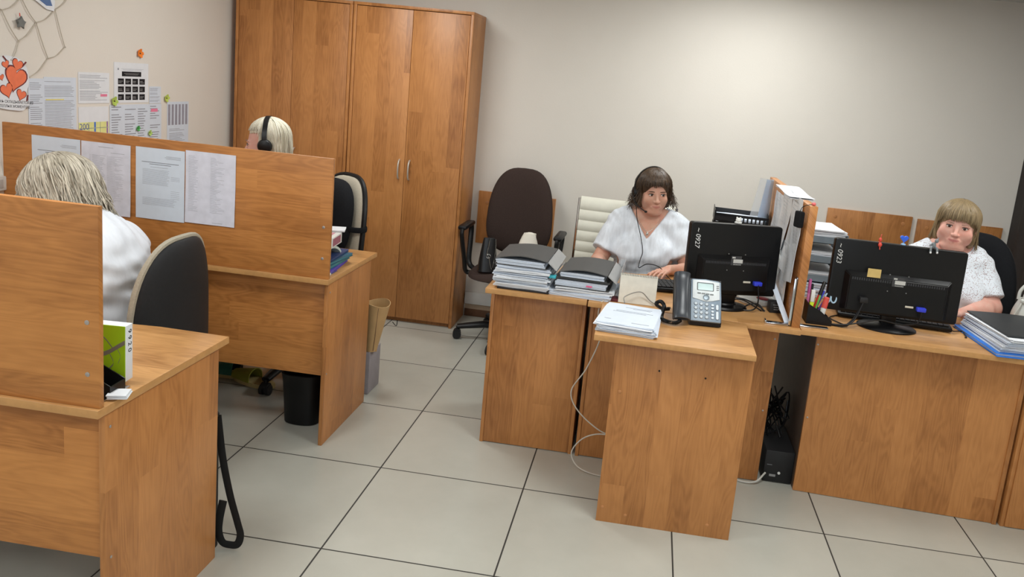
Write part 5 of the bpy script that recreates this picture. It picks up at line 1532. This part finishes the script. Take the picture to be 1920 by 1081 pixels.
tag(MB().tube(spline([(1.36, .55, .005), (1.42, .42, .005), (1.50, .34, .005), (1.57, .335, .012), (1.615, .37, .045)], 7), .0042, 8).build('cable', plain('light_grey_cable', (196, 194, 186), .5)), 'pale cable with a plug running into the floor power supply', 'cable')
# ------------------------------------------------------------------ left desks: things on top
def desk1_things():
    YG = plain('yellow_green_cover', (164, 204, 26), .5, var=.03); TW = plain('grey_brown_twig', (128, 122, 110), .6)
    t = thing('booklet', 'yellow-green booklet with grey branch picture standing behind the near partition', 'book', (-.326, -1.150, HZ+.010), .10)
    MB().box(-.15, 0, 0, 0, .034, .150, bev=.001).build('pages', PAPER, t)
    MB().box(-.151, -.0022, -.0005, -.0, -.0002, .1505).build('cover', YG, t)
    m = MB()
    for pts, r in (([(-.15, .045), (-.10, .060), (-.05, .075), (-.015, .098), (0, .108)], .012), ([(-.07, .070), (-.085, .095), (-.08, .115)], .005), ([(-.03, .088), (-.045, .108), (-.055, .118)], .004), ([(-.04, .075), (-.03, .05), (-.045, .03)], .004), ([(-.02, .09), (-.012, .07), (-.018, .05)], .003)):
        P = spline([(a, 0, b) for a, b in pts], 5); n = len(P)
        m.sheet(lambda u, v: (P[int(u*(n-1)+.01)].x if 0 else P[min(n-1, int(round(u*(n-1))))].x, -.0024, P[min(n-1, int(round(u*(n-1))))].z+(v-.5)*r), n-1, 1, .0003)
    m.build('picture', TW, t)
    m = MB(); text_into(m, '9 9 2 0', .022, frame((.0004, .0130, .138), (0, 0, -1), (0, 1, 0)), ext=.0002)
    m.build('lettering', INKD, t)
    t = thing('magazine_file', 'black slanted holder in front of the yellow-green booklet', 'holder', (-.308, -1.235, HZ), .05)
    sec = [(-.15, .001), (0, .001), (0, .032), (-.06, .062), (-.15, .085)]
    m = MB(); m.prism(sec, .060, .063, M=Mx); m.prism(sec, 0.0, .003, M=Mx); m.prism([(-.15, .001), (0, .001), (0, .004), (-.15, .004)], .003, .060, M=Mx); m.prism([(-.003, .004), (0, .004), (0, .03), (-.003, .03)], .003, .06, M=Mx)
    m.build('holder', BLK, t)
    bundle('note_pad', 'small stack of white paper slips beside the near partition edge', 'papers', -.292, -1.222, HZ+.0055, .046, .046, .010, .35, PAPER, 4, 120, None, .002, .002)
desk1_things()
def desk2_things():
    zz = HZ+.0006; X, Y = -.445, .235
    def flat(name, label, cat, w, d, h, mat, rot, dx=0, dy=0, edge=None):
        nonlocal zz
        t = thing(name, label, cat, (X+dx, Y+dy, zz), rot)
        MB().box(-w/2, -d/2, 0, w/2, d/2, .0022, bev=.0006).box(-w/2, -d/2, h-.0026, w/2, d/2, h-.0004, bev=.0006).box(-w/2, -d/2, .0022, -w/2+.002, d/2, h-.0026).build('cover', mat, t)
        MB().box(-w/2+.004, -d/2+.002, .0024, w/2-.003, d/2-.002, h-.0028).build('pages', edge or PAPERB, t)
        zz += h+.0003
    flat('folder', 'purple folder at the bottom of the stack behind the far partition', 'folder', .24, .30, .016, plain('violet_folder', (84, 66, 178), .4), .12, 0, .02, plain('violet_pages', (96, 80, 170), .6))
    flat('folder', 'teal folder above the purple one behind the far partition', 'folder', .23, .29, .015, plain('teal_folder', (44, 118, 130), .4), .02, .004, .02, plain('teal_pages', (70, 130, 140), .6))
    flat('folder', 'dark teal-blue folder in the middle of the stack behind the far partition', 'folder', .22, .30, .013, plain('deep_teal_folder', (40, 92, 118), .4), -.06, .012, .02, _mc['teal_pages'])
    flat('folder', 'navy blue folder under the white files behind the far partition', 'folder', .22, .29, .010, plain('navy_folder', (44, 62, 108), .4), .05, .002, .03, plain('navy_pages', (70, 86, 126), .6))
    t = thing('document_roll', 'curled white and grey-green printed brochure in the stack behind the far partition', 'brochure', (X+.0, Y-.02, zz), .02)
    m = MB().sheet(lambda u, v: ((u-.5)*.20, -.125+.25*v+.0, .004+.044*math.sin(PI*min(1, max(0, v*1.02)))**.6), 4, 18, .010).build('brochure', [plain('grey_green_print', (206, 214, 204), .6, var=.12, scale=40)], t)
    zz += .056
    t = thing('small_box', 'pink and white carton topping the stack behind the far partition', 'box', (X+.02, Y-.03, zz), .10)
    PK = plain('pink_carton', (206, 140, 156), .5); 
    MB().box(-.11, -.10, 0, .105, .075, .044, bev=.001).build('carton', WHITEP, t)
    MB().box(-.111, -.098, .0442, .085, .05, .0448).build('lid_print', PK, t)
    MB().box(.1052, -.055, .006, .1058, .055, .038).build('side_print', plain('dusky_pink_print', (160, 96, 112), .5), t)
    t = thing('document_bundle', 'white sheets lying crosswise on the pink carton', 'papers', (X+.045, Y+.07, zz+.0455), .3)
    MB().box(-.06, -.04, 0, .075, .05, .006).build('sheets', PAPER, t)
    tag(MB().prism(rrect(.06, .022, .006, 4), 0, .011, bev=.003).build('eraser', WHITEP, loc=(-.335, .125, HZ+.0005), rot=(0, 0, .5)), 'small white rounded eraser at the front corner of the far left desk', 'eraser')
desk2_things()
def partition_sheet(label, x0, x1, z0, z1, style, seed, y=.0715, tilt=0.0):
    r = random.Random(seed)
    t = thing('paper_sheet', label, 'paper', (x0, y, z0))
    w, h = x1-x0, z1-z0
    def P(u, v, e=0.0): return Vector((w*u, -.0014-e-.003*(1-v)**3*abs(math.sin(3*u+seed))-.001*math.sin(4*v+seed)**2, h*v))
    MB().sheet(P, 8, 12, -.0006).build('sheet', PAPERB if seed % 2 else plain('lilac_white_paper', (216, 216, 228), .8), t, ang=80)
    m = MB()
    def line(a, b, v, th=.0022, mi=0): m.sheet(lambda u, q: P(a+(b-a)*u, v+(q-.5)*th*.62/h, .0009), 6, 1, .0002, mi=mi)
    if style == 'letter':
        for k in range(3): line(.62-.03*(k == 1), .92, .90-.016*k)
        line(.12, .88, .80, .003, 1); line(.28, .72, .775, .003, 1); line(.3, .66, .735)
        for k in range(14): line(.14, .70-.06*r.random(), .70-.016*k, .0016)
        for k in range(9): line(.72, .90, .62-.014*k*1.2, .0014) if k < 4 else line(.72, .90, .42-.026*(k-4), .0014)
        for k in range(7): line(.14, .86-.1*r.random(), .30-.016*k, .0016)
    elif style == 'table':
        line(.35, .65, .94, .003); line(.60, .88, .87)
        for k in range(44): line(.16, .20, .82-.0148*k, .0010); line(.22, .22+.28*(.55+.45*r.random()), .82-.0148*k, .0016, 0); line(.52, .52+.34*(.4+.6*r.random()), .82-.0148*k, .0012)
    elif style == 'list':
        for k in range(42): line(.06, .06+.20*(.5+.5*r.random()), .93-.0185*k, .0014); line(.50, .50+.30*(.25+.75*r.random()), .93-.0185*k, .0014)
        line(.55, .75, .03)
    m.build('print', [INK, plain('dark_grey_ink', (84, 84, 92), .8)], t)
    for a in (.06, .94):
        pass
    return t
partition_sheet('printed letter at the left end of the far partition, partly behind the ash-blonde head', -1.592, -1.375, .912, 1.208, 'letter', 1)
partition_sheet('sheet with a dense two-column table, second from left on the far partition', -1.371, -1.154, .910, 1.207, 'table', 2)
partition_sheet('printed letter third from left on the far partition', -1.131, -.918, .914, 1.209, 'letter', 3)
partition_sheet('sheet with two narrow lists, rightmost of the four on the far partition', -.914, -.699, .919, 1.216, 'list', 4)
# ------------------------------------------------------------------ left wall papers (face x = ROOM_X0)
WX0 = ROOM_X0
def wall_sheet(name, label, cat, y0, y1, z0, z1, mat, draw=None, off=.0012, tilt=0.0, outline=None, group=None):
    """local frame: +u along +y, v up, normal +x"""
    t = thing(name, label, cat, (WX0+off, y0, z0), rot=(tilt, 0, 0), group=group)
    M = frame((0, 0, 0), (0, 1, 0), (0, 0, 1))
    w, h = y1-y0, z1-z0
    MB().prism(outline or [(0, 0), (w, 0), (w, h), (0, h)], 0, .0006, M=M).build('sheet', mat, t)
    if draw: draw(t, M, w, h)
    return t
def bars(t, M, L, mats, name='print', z=.0007):
    m = MB()
    for i, (a, b, c, d, *mi) in enumerate(L): m.prism([(a, b), (c, b), (c, d), (a, d)], z, z+.0003+.00006*(mi[0] if mi else 0), mi=mi[0] if mi else 0, M=M)
    return m.build(name, mats, t)
def text_lines(seed, n, top, gap, a, b, rag=.3, th=.30, skip=.12):
    r = random.Random(seed)
    def dr(t, M, w, h):
        L = []
        for k in range(n):
            if r.random() < skip: continue
            v = h*(top-gap*k); L.append((w*a, v, w*(a+(b-a)*(1-rag*r.random())), v+h*gap*th))
        bars(t, M, L, [INK])
    return dr
wall_sheet('paper_sheet', 'printed list half hidden behind the heart poster on the left wall', 'paper', .255, .345, 1.13, 1.425, PAPERB, text_lines(1, 30, .93, .03, .1, .9))
wall_sheet('paper_sheet', 'tall bluish price list beside the heart poster on the left wall', 'paper', .345, .548, 1.13, 1.433, PAPERB, lambda t, M, w, h: (text_lines(2, 40, .93, .022, .02, .95, .15)(t, M, w, h), bars(t, M, [(w*.05, h*.66, w*.6, h*.675)], [plain('yellow_highlighter', (232, 218, 110), .8)], 'highlight', .0011)))
def drC(t, M, w, h):
    text_lines(3, 20, .90, .042, .04, .96, .5)(t, M, w, h)
    bars(t, M, [(w*.70, h*.22, w*.92, h*.30)], [plain('pink_highlighter', (232, 130, 160), .8)], 'highlight', .0011)
wall_sheet('paper_sheet', 'printed notice in a plastic pocket with pink mark, left of the flow chart', 'paper', .562, .780, 1.312, 1.460, PAPER, drC, tilt=0)
def drD(t, M, w, h):
    L = [(w*.22, h*.66, w*.78, h*.78)]
    for j in range(3):
        for i in range(4): L.append((w*(.11+.205*i), h*(.46-.195*j), w*(.11+.205*i+.165), h*(.46-.195*j+.145)))
    bars(t, M, L, [INKD], 'boxes')
    L = [(w*.2, h*.84, w*.85, h*.845), (w*.25, h*.815, w*.8, h*.82), (w*.10, h*.81, w*.135, h*.86), (w*.2, h*.435, w*.85, h*.44), (w*.2, h*.24, w*.85, h*.245), (w*.28, h*.73, w*.72, h*.735, 1), (w*.32, h*.70, w*.68, h*.705, 1)]
    r = random.Random(8)
    for j in range(3):
        for i in range(4):
            for k in range(2): L.append((w*(.125+.205*i), h*(.50-.195*j+.035*k), w*(.125+.205*i+.12*(.6+.4*r.random())), h*(.508-.195*j+.035*k), 1))
    bars(t, M, L, [INK, plain('white_ink', (190, 190, 190), .8)], 'print', .0011)
wall_sheet('paper_sheet', 'flow chart sheet with rows of black boxes pinned on the left wall', 'paper', .815, 1.092, 1.312, 1.516, PAPER, drD)
def drE(t, M, w, h):
    bars(t, M, [(w*.0, h*.0, w, h*.62), (w*.02, h*.0, w, h*.22, 1), (w*.50, h*.0, w*.56, h*.62, 2), (w*.93, h*.0, w*.98, h*.62, 3), (w*.0, h*.30, w, h*.32, 4), (w*.0, h*.46, w, h*.48, 4), (w*.32, 0, w*.34, h*.62, 4), (w*.70, 0, w*.72, h*.62, 4)],
         [plain('pale_yellow', (226, 226, 150), .8), plain('leaf_green', (140, 190, 80), .8), plain('calendar_blue', (80, 120, 200), .8), plain('calendar_violet', (150, 110, 170), .8), plain('pale_grid', (170, 176, 150), .8)], 'grid')
    m = MB(); text_into(m, '200', h*.22, M @ Matrix.Translation((w*.02, h*.44, .0012)), ext=.0001); m.build('lettering', plain('blue_digits', (80, 96, 160), .8), t)
wall_sheet('wall_calendar', 'colourful yellow, green and blue calendar sheet on the left wall', 'calendar', .562, .772, 1.10, 1.296, PAPER, drE)
def drF(t, M, w, h):
    L = []; r = random.Random(12)
    for c in range(4):
        for k in range(15):
            if r.random() < .15: continue
            v = h*(.93-.06*k); a = .03+.245*c; L.append((w*a, v, w*(a+.21*(.5+.5*r.random())), v+h*.022))
    bars(t, M, L, [INK])
    bars(t, M, [(w*.78, h*.80, w*.92, h*.88)], [_mc['pink_highlighter']], 'highlight', .0011)
wall_sheet('paper_sheet', 'wide two-page printed sheet under the flow chart on the left wall', 'paper', .782, 1.208, 1.09, 1.303, PAPERB, drF)
wall_sheet('paper_sheet', 'small printed strip tucked right of the flow chart', 'paper', 1.10, 1.203, 1.306, 1.397, PAPERB, text_lines(5, 12, .88, .07, .05, .95))
def drG(t, M, w, h):
    bars(t, M, [(w*(.04+.16*i), h*.46, w*(.04+.16*i+.10), h*.94) for i in range(6)], [plain('violet_grey_print', (150, 148, 160), .8)], 'columns')
    text_lines(6, 11, .36, .035, .10, .9, .5)(t, M, w, h)
wall_sheet('paper_sheet', 'narrow sheet with grey vertical columns, nearest the wardrobe on the left wall', 'paper', 1.262, 1.47, 1.07, 1.313, PAPERB, drG)
# butterflies / flower pins
def pin_flower(label, y, z, s, col, group=None):
    t = thing('paper_flower', label, 'decoration', (WX0+.003, y, z), group=group)
    M = frame((0, 0, 0), (0, 1, 0), (0, 0, 1)); m = MB()
    r = random.Random(int(y*1e4))
    for k in range(5):
        a = 2*PI*k/5+r.uniform(-.2, .2); q = Matrix.Rotation(a, 4, 'Z')
        m.sheet(lambda u, v: M @ (q @ Vector((s*(.15+.85*u), s*.85*(v-.5)*math.sin(PI*min(.98, u*.75+.15))**.7, .002+.006*u))), 5, 4, .0006)
    m.build('petals', plain('petal_%d_%d_%d' % col, col, .6), t)
    MB().ball(M @ Vector((0, 0, .004)), s*.16, n=10).build('centre', plain('dark_centre', (90, 70, 40), .6), t)
pin_flower('small orange paper flower above the flow chart on the left wall', 1.016, 1.568, .024, (240, 128, 34))
pin_flower('pale green paper flower at the lower left corner of the flow chart', .812, 1.322, .024, (176, 200, 92))
pin_flower('pale green paper flower left of the narrow column sheet', 1.250, 1.334, .022, (190, 208, 96))
pin_flower('tiny bright green paper flower on the wide printed sheet', .998, 1.176, .015, (70, 170, 84))
pin_flower('tiny yellow-green paper flower on the wide printed sheet', 1.100, 1.148, .016, (176, 210, 110))
# heart poster
def hearts(t, M, w, h):
    OR = plain('coral_orange', (236, 122, 84), .6); OL = plain('dark_red_outline', (110, 44, 48), .6)
    m = MB()
    for k, (cx, cy, s, a) in enumerate(((.094, .164, .062, -.28), (.045, .113, .036, .28), (.105, .219, .031, -.32), (.121, .093, .028, -.34), (.042, .219, .020, .35), (.018, .165, .015, .3))):
        Q = M @ Matrix.Translation((cx, cy, .0008)) @ Matrix.Rotation(a, 4, 'Z')
        m.prism(heart_poly(s*1.08), 0, .0006, mi=1, M=Q); m.prism(heart_poly(s*.95), .0006, .0010, mi=0, M=Q)
    for p, q in (((.028, .252), (.044, .236)), ((.132, .214), (.150, .232)), ((.150, .066), (.156, .092))): m.tube([M @ Vector((*p, .002)), M @ Vector((*q, .003))], .0032, 6, mi=1)
    m.build('hearts', [OR, OL], t)
    m = MB(); text_into(m, 'ЖИЗНЬ СКЛАДЫВАЕТСЯ ИЗ', .0155, M @ Matrix.Translation((-.030, .064, .0008)) @ Matrix.Rotation(-.06, 4, 'Z'), ext=.0001, bold=.00012)
    text_into(m, 'ТЕПЛЫХ МОМЕНТОВ.', .0155, M @ Matrix.Translation((.004, .043, .0008)) @ Matrix.Rotation(-.06, 4, 'Z'), ext=.0001, bold=.00012)
    m.build('lettering', INKD, t)
ol = [(-.06, .06), (-.02, .042), (.05, .030), (.11, .024), (.135, .026), (.150, .040), (.164, .042), (.166, .060), (.150, .075), (.152, .105), (.166, .135), (.168, .17), (.158, .205), (.140, .232), (.10, .250), (.05, .256), (.0, .245), (-.05, .20), (-.07, .12)]
wall_sheet('poster', 'cut-out poster of orange hearts with handwritten-style motto at the left edge', 'poster', .088, .26, 1.262, 1.53, PAPER, hearts, .006, outline=ol)
# boat picture at the top
def boat(t, M, w, h):
    m = MB()
    m.prism([(.01, .055), (.06, .040), (.12, .010), (.155, .012), (.14, .045), (.10, .075), (.02, .10)], .0008, .0012, mi=0, M=M)
    m.prism([(.02, .095), (.05, .065), (.09, .050), (.12, .052), (.10, .085), (.05, .12)], .0013, .0016, mi=1, M=M)
    m.prism([(.12, .075), (.135, .06), (.15, .09), (.14, .11)], .0013, .0016, mi=2, M=M)
    m.build('picture', [plain('boat_blue', (84, 112, 160), .6), plain('boat_yellow', (196, 196, 84), .6), plain('boat_red', (190, 60, 60), .6)], t)
wall_sheet('poster', 'cut-out boat picture in blue and yellow at the top left of the wall', 'poster', .245, .42, 1.733, 1.90, PAPER, boat, .006, outline=[(0, .05), (.06, .025), (.12, -.005), (.165, -.01), (.172, .03), (.16, .15), (.0, .15)])
# star
t = thing('star_ornament', 'small grey stitched star ornament hanging on the twine net', 'decoration', (WX0+.012, .212, 1.657))
m = MB(); P = []
for k in range(10):
    a = PI/2+PI*k/5-.1; rr = .028 if k % 2 == 0 else .013; P.append((rr*math.cos(a), rr*math.sin(a)))
m.prism(P, -.005, .005, M=frame((0, 0, 0), (0, 1, 0), (0, 0, 1)), bev=.003); m.build('star', plain('grey_felt', (116, 118, 116), .9, bump=.3), t)
MB().tube([(0, -.004, .026), (0, -.006, .040)], .002, 6).build('loop', RED, t)
# twine net
t = thing('twine_net', 'loose knotted twine net stretched on the upper left wall', 'net', (WX0+.004, .10, 1.40))
TWN = plain('pale_twine', (186, 178, 164), .9)
nodes = {'a': (.02, .37), 'b': (.12, .40), 'c': (.20, .20), 'd': (.305, .245), 'e': (.12, .135), 'f': (.35, .10), 'g': (.28, .295), 'h': (.26, .065), 'i': (.38, .165), 'j': (.08, .05), 'k': (.17, .02), 'l': (.42, .40), 'm': (.035, .23), 'n': (.06, .47)}
nodes = {'p1': (.02, .30), 'p2': (.125, .362), 'p3': (.205, .265), 'p4': (.105, .180), 'p5': (.318, .330), 'p6': (.375, .170), 'p7': (.270, .115), 'p8': (.16, .03), 'p9': (.06, .10), 'p0': (.42, .42), 'q1': (.11, .46), 'q2': (-.05, .36)}
for a, b in (('p1', 'p2'), ('p2', 'p3'), ('p3', 'p4'), ('p4', 'p1'), ('p3', 'p5'), ('p5', 'p6'), ('p6', 'p7'), ('p7', 'p3'), ('p7', 'p8'), ('p4', 'p9'), ('p5', 'p0'), ('p2', 'q1'), ('p1', 'q2')):
    A, B = Vector((.001, *nodes[a])), Vector((.001, *nodes[b])); mid = (A+B)/2+Vector((.002, 0, -.012))
    MB().tube(spline([A, mid, B], 5), .0018, 6).build('twine', TWN, t)
m = MB()
for k, v in nodes.items(): m.ball((.002, *v), .004, n=8)
m.build('knots', TWN, t)
# white junction box low on the left wall
t = thing('socket_box', 'white surface-mounted socket box on the left wall between the partitions', 'socket', (WX0, -.02, .96))
MB().box(.0005, 0, 0, .045, .155, .060, bev=.005).build('housing', WHITEP, t)
MB().box(.0455, .02, .012, .047, .075, .048, bev=.001).build('outlet', plain('outlet_white', (206, 206, 204), .5), t)
MB().tube(spline([(.02, .11, .06), (.02, .09, .14), (.012, .06, .26), (.012, .055, .40)], 6), .003, 7).build('cable', WHITEP, t)
# ------------------------------------------------------------------ boards on the back wall
def board(label, x0, x1, z0, z1, caps):
    t = thing('wall_board', label, 'board', (x0, ROOM_Y1-.0175, z0))
    MB().box(0, 0, 0, x1-x0, .016, z1-z0, bev=.001).build('panel', WZ, t)
    for cx, cz in caps: MB().tube([(cx, 0, cz), (cx, -.002, cz), (cx, -.0028, cz)], [.012, .011, .007], 16).build('screw_cap', _mc['wood_cap'], t)
    return t
board('wooden wall board behind the grey letter tray, left of the pair on the back wall', 2.118, 2.642, .66, 1.020, [(.05, .31), (.47, .31)])
board('wooden wall board behind the light-brown-haired woman, right of the pair', 2.676, 3.190, .66, 1.012, [(.06, .30), (.45, .30)])
board('wooden wall board behind the brown office chair', -.15, .370, .52, .875, [(.06, .28), (.46, .28)])
# ------------------------------------------------------------------ curtain on the right
t = thing('curtain', 'dark brown curtain hanging at the right edge beside the back wall', 'curtain', (3.235, 1.9, .02))
m = MB(); m.sheet(lambda u, v: (.012*math.sin(16*PI*u)*(1 if u > .08 else 0)+.0, .335-1.55*u, 2.30*v), 120, 2, .003)
m.build('fabric', plain('dark_brown_cloth', (40, 34, 32), .75, var=.1), t)
MB().tube([(.0, .335, 2.315), (.0, -1.25, 2.315)], .012, 12).build('rail', STEEL, t)
# ------------------------------------------------------------------ bags and floor things
LEA = plain('black_leather', (18, 18, 19), .32, var=.1, bump=.15)
t = thing('handbag', 'small black leather handbag with metal chain on the brown chair seat', 'handbag', (.055, 1.66, .476), .25)
m = MB()
def bagP(u, v, s):
    w = .058-.024*v**1.5; d = .045-.034*v
    a = 2*PI*u
    return Vector((math.copysign(abs(math.cos(a))**.6, math.cos(a))*w, math.copysign(abs(math.sin(a))**.6, math.sin(a))*d, .20*v))
m.sheet(lambda u, v: bagP(u, v, 1), 40, 12, .004)
m.box(-.05, -.038, 0, .05, .038, .006); m.box(-.03, -.008, .196, .03, .008, .203, bev=.003)
m.build('body', LEA, t, ang=70)
MB().tube(spline([(.0, -.030, .205), (-.004, -.036, .16), (-.010, -.042, .12), (.004, -.048, .085), (.012, -.050, .05), (.022, -.052, .02)], 6), .0032, 6).tube([Vector((.0+.012*math.cos(a), -.050, .10+.012*math.sin(a))) for a in [2*PI*k/16 for k in range(16)]], .0028, 6, closed=True).build('chain', CHROME, t)
MB().tube(spline([(.038, -.01, .20), (.040, -.030, .15), (.034, -.044, .08), (.030, -.048, .03)], 6), .0024, 6).build('zip', CHROME, t)
CNV = plain('white_canvas', (224, 218, 206), .85, var=.03, bump=.2)
t = thing('tote_bag', 'crumpled white canvas bag on the brown chair seat behind the binders', 'bag', (.265, 1.68, .476), .1)
m = MB()
m.sheet(lambda u, v: Vector(((.115-.085*v)*math.cos(2*PI*u)+.03*v+.008*math.sin(9*u+7*v), (.085-.06*v)*math.sin(2*PI*u)+.02*v, .25*v+.012*math.sin(12*u)*v*(1-v))), 36, 12, .004)
m.box(-.10, -.07, 0, .10, .07, .006); m.ball((.03, .02, .245), (.030, .024, .012), n=12)
m.build('body', CNV, t, ang=80)
MB().tube(spline([(-.04, -.07, .12), (-.09, -.10, .09), (-.12, -.13, .04), (-.135, -.15, .012)], 6), .006, 8, flat=(1, .4)).build('strap', CNV, t)
WB = plain('white_grey_leather', (206, 208, 202), .42, var=.03)
t = thing('handbag', 'white leather handbag with two handles at the right edge of the photo', 'handbag', (2.775, .70, HZ), -.1)
m = MB(); m.sheet(lambda u, v: Vector(((.125-.022*v+.012*math.sin(PI*v))*math.copysign(abs(math.cos(2*PI*u))**.6, math.cos(2*PI*u)), (.065-.025*v)*math.copysign(abs(math.sin(2*PI*u))**.6, math.sin(2*PI*u)), .002+.135*v)), 44, 12, .005)
m.box(-.115, -.058, .001, .115, .058, .007); m.build('body', WB, t, ang=70)
MB().box(-.085, -.032, .118, .085, .032, .124, bev=.002).build('lining', BLKF, t)
MB().box(-.058, -.066, .082, .058, -.052, .122, bev=.006).build('front_pocket', WB, t)
for yy in (-.035, .035):
    MB().tube(spline([(-.10, yy, .125), (-.095, yy, .17), (-.055, yy, .215), (0, yy, .222), (.055, yy, .215), (.095, yy, .17), (.10, yy, .125)], 6), .0075, 10).build('handle', WB, t)
MB().tube(spline([(-.105, -.03, .13), (-.12, -.05, .10), (-.145, -.06, .05), (-.16, -.05, .02)], 6), .006, 8, flat=(1.2, .5)).ball((-.105, -.035, .132), .012, n=10).build('strap', WB, t)
# waste bin
t = thing('waste_bin', 'black plastic waste bin under the far left desk', 'waste bin', (-.485, .335, 0))
m = MB().lathe([(.078, .002), (.082, .004), (.094, .20), (.100, .232), (.103, .240), (.100, .244), (.094, .240), (.078, .012), (.004, .012)], 40, sq=(1.0, .92, 2.6)); m.build('bin', BLK, t)
# grey box and tan tote
t = thing('floor_box', 'pale grey-lilac carton on the floor behind the far left desk panel', 'box', (-.365, .76, 0), 0)
MB().box(-.055, -.06, .0005, .050, .10, .222, bev=.002).build('carton', plain('lilac_grey_card', (150, 144, 148), .7), t)
TAN = plain('tan_canvas', (190, 156, 108), .8, var=.06, scale=18, bump=.25); BRL = plain('brown_leather_base', (112, 84, 66), .6)
t = thing('tote_bag', 'tan tote bag with a dark seam standing on the grey carton', 'bag', (-.325, .74, .2235), .3)
m = MB(); m.sheet(lambda u, v: Vector(((.030+.032*v)*math.cos(2*PI*u)+.022*v, (.042+.026*v)*math.sin(2*PI*u)*(1+.12*v), .002+.245*v+.006*math.sin(4*PI*u)*v)), 36, 14, .003)
m.box(-.03, -.03, .001, .03, .03, .006); m.build('body', TAN, t, ang=80)
MB().tube(spline([(.012-.0, -.0455, .01), (.018, -.053, .08), (.022, -.062, .16), (.028, -.074, .24)], 6), .0014, 6).build('seam', BRL, t)
MB().tube(spline([(.098, .0, .15), (.118, .0, .13), (.122, 0, .16)], 5), .002, 6).build('loop', BLK, t)
# black bag with long strap by the near desk
BNY = plain('black_nylon', (14, 14, 15), .7)
t = thing('shoulder_bag', 'black bag with a long looped strap hanging behind the near desk panel', 'bag', (-.385, -.690, 0), 0)
m = MB(); m.sheet(lambda u, v: Vector((.055*math.copysign(abs(math.cos(2*PI*u))**.5, math.cos(2*PI*u)), .030*math.copysign(abs(math.sin(2*PI*u))**.5, math.sin(2*PI*u))*(1-.3*v), .002+.40*v)), 32, 8, .004)
m.box(-.05, -.025, .001, .05, .025, .007); m.build('body', BNY, t, ang=70)
sp = spline([(.055, .0, .475), (.075, .0, .33), (.10, .005, .20), (.126, .010, .10), (.136, .012, .055), (.126, .012, .020), (.100, .010, .015), (.076, .008, .022), (.064, .004, .06), (.068, .0, .11), (.082, -.004, .18)], 8)
m = MB(); n = len(sp)
m.tube(sp, .0135, 10, flat=(.14, 1.0)); m.build('strap', BNY, t)
MB().ball((.052, -.002, .478), (.010, .008, .010), n=10).build('buckle', BLK, t)
# slippers under the far desk
for lb, c, x, y, a in (('yellow-green slipper on the floor under the far left desk', (150, 150, 52), -.885, .64, -.25), ('teal slipper further left under the far left desk', (52, 110, 96), -1.03, .70, .2)):
    t = thing('slipper', lb, 'slipper', (x, y, 0), a)
    MB().prism([(.125*math.cos(q)*(1 if math.cos(q) > 0 else 1.05), .046*math.sin(q)*(1+.15*math.cos(q))) for q in [2*PI*k/28 for k in range(28)]], .001, .022, bev=.004).build('sole', plain('slipper_sole', (196, 176, 120), .8), t)
    m = MB(); m.sheet(lambda u, v: Vector((-.118+.125*v, -.047*math.cos(PI*u)*(.55+.45*v), .020+(.030+.028*v)*math.sin(PI*u)**.7)), 16, 8, .005); m.build('upper', plain('slipper_%d_%d_%d' % c, c, .8), t)
# headset cable of the dark-haired woman: part of the headset
inv = HW1.inverted()
Pw = [HW1 @ Vector((-.088, .005, -.03)), Vector((.912, 1.13, 1.055)), Vector((.925, 1.085, .985)), Vector((.955, 1.048, .90)), Vector((.972, 1.035, .83)), Vector((.965, 1.02, .79)), Vector((.962, .975, .757)), Vector((1.0, .93, .79)), Vector((1.06, .85, .80)), Vector((1.12, .76, .765)), Vector((1.16, .70, .79))]
hl = (Matrix.Translation(hs1.location) @ hs1.rotation_euler.to_matrix().to_4x4()).inverted()
MB().tube([hl @ p for p in spline(Pw, 7)], .0022, 6).build('cable', BLK, hs1)
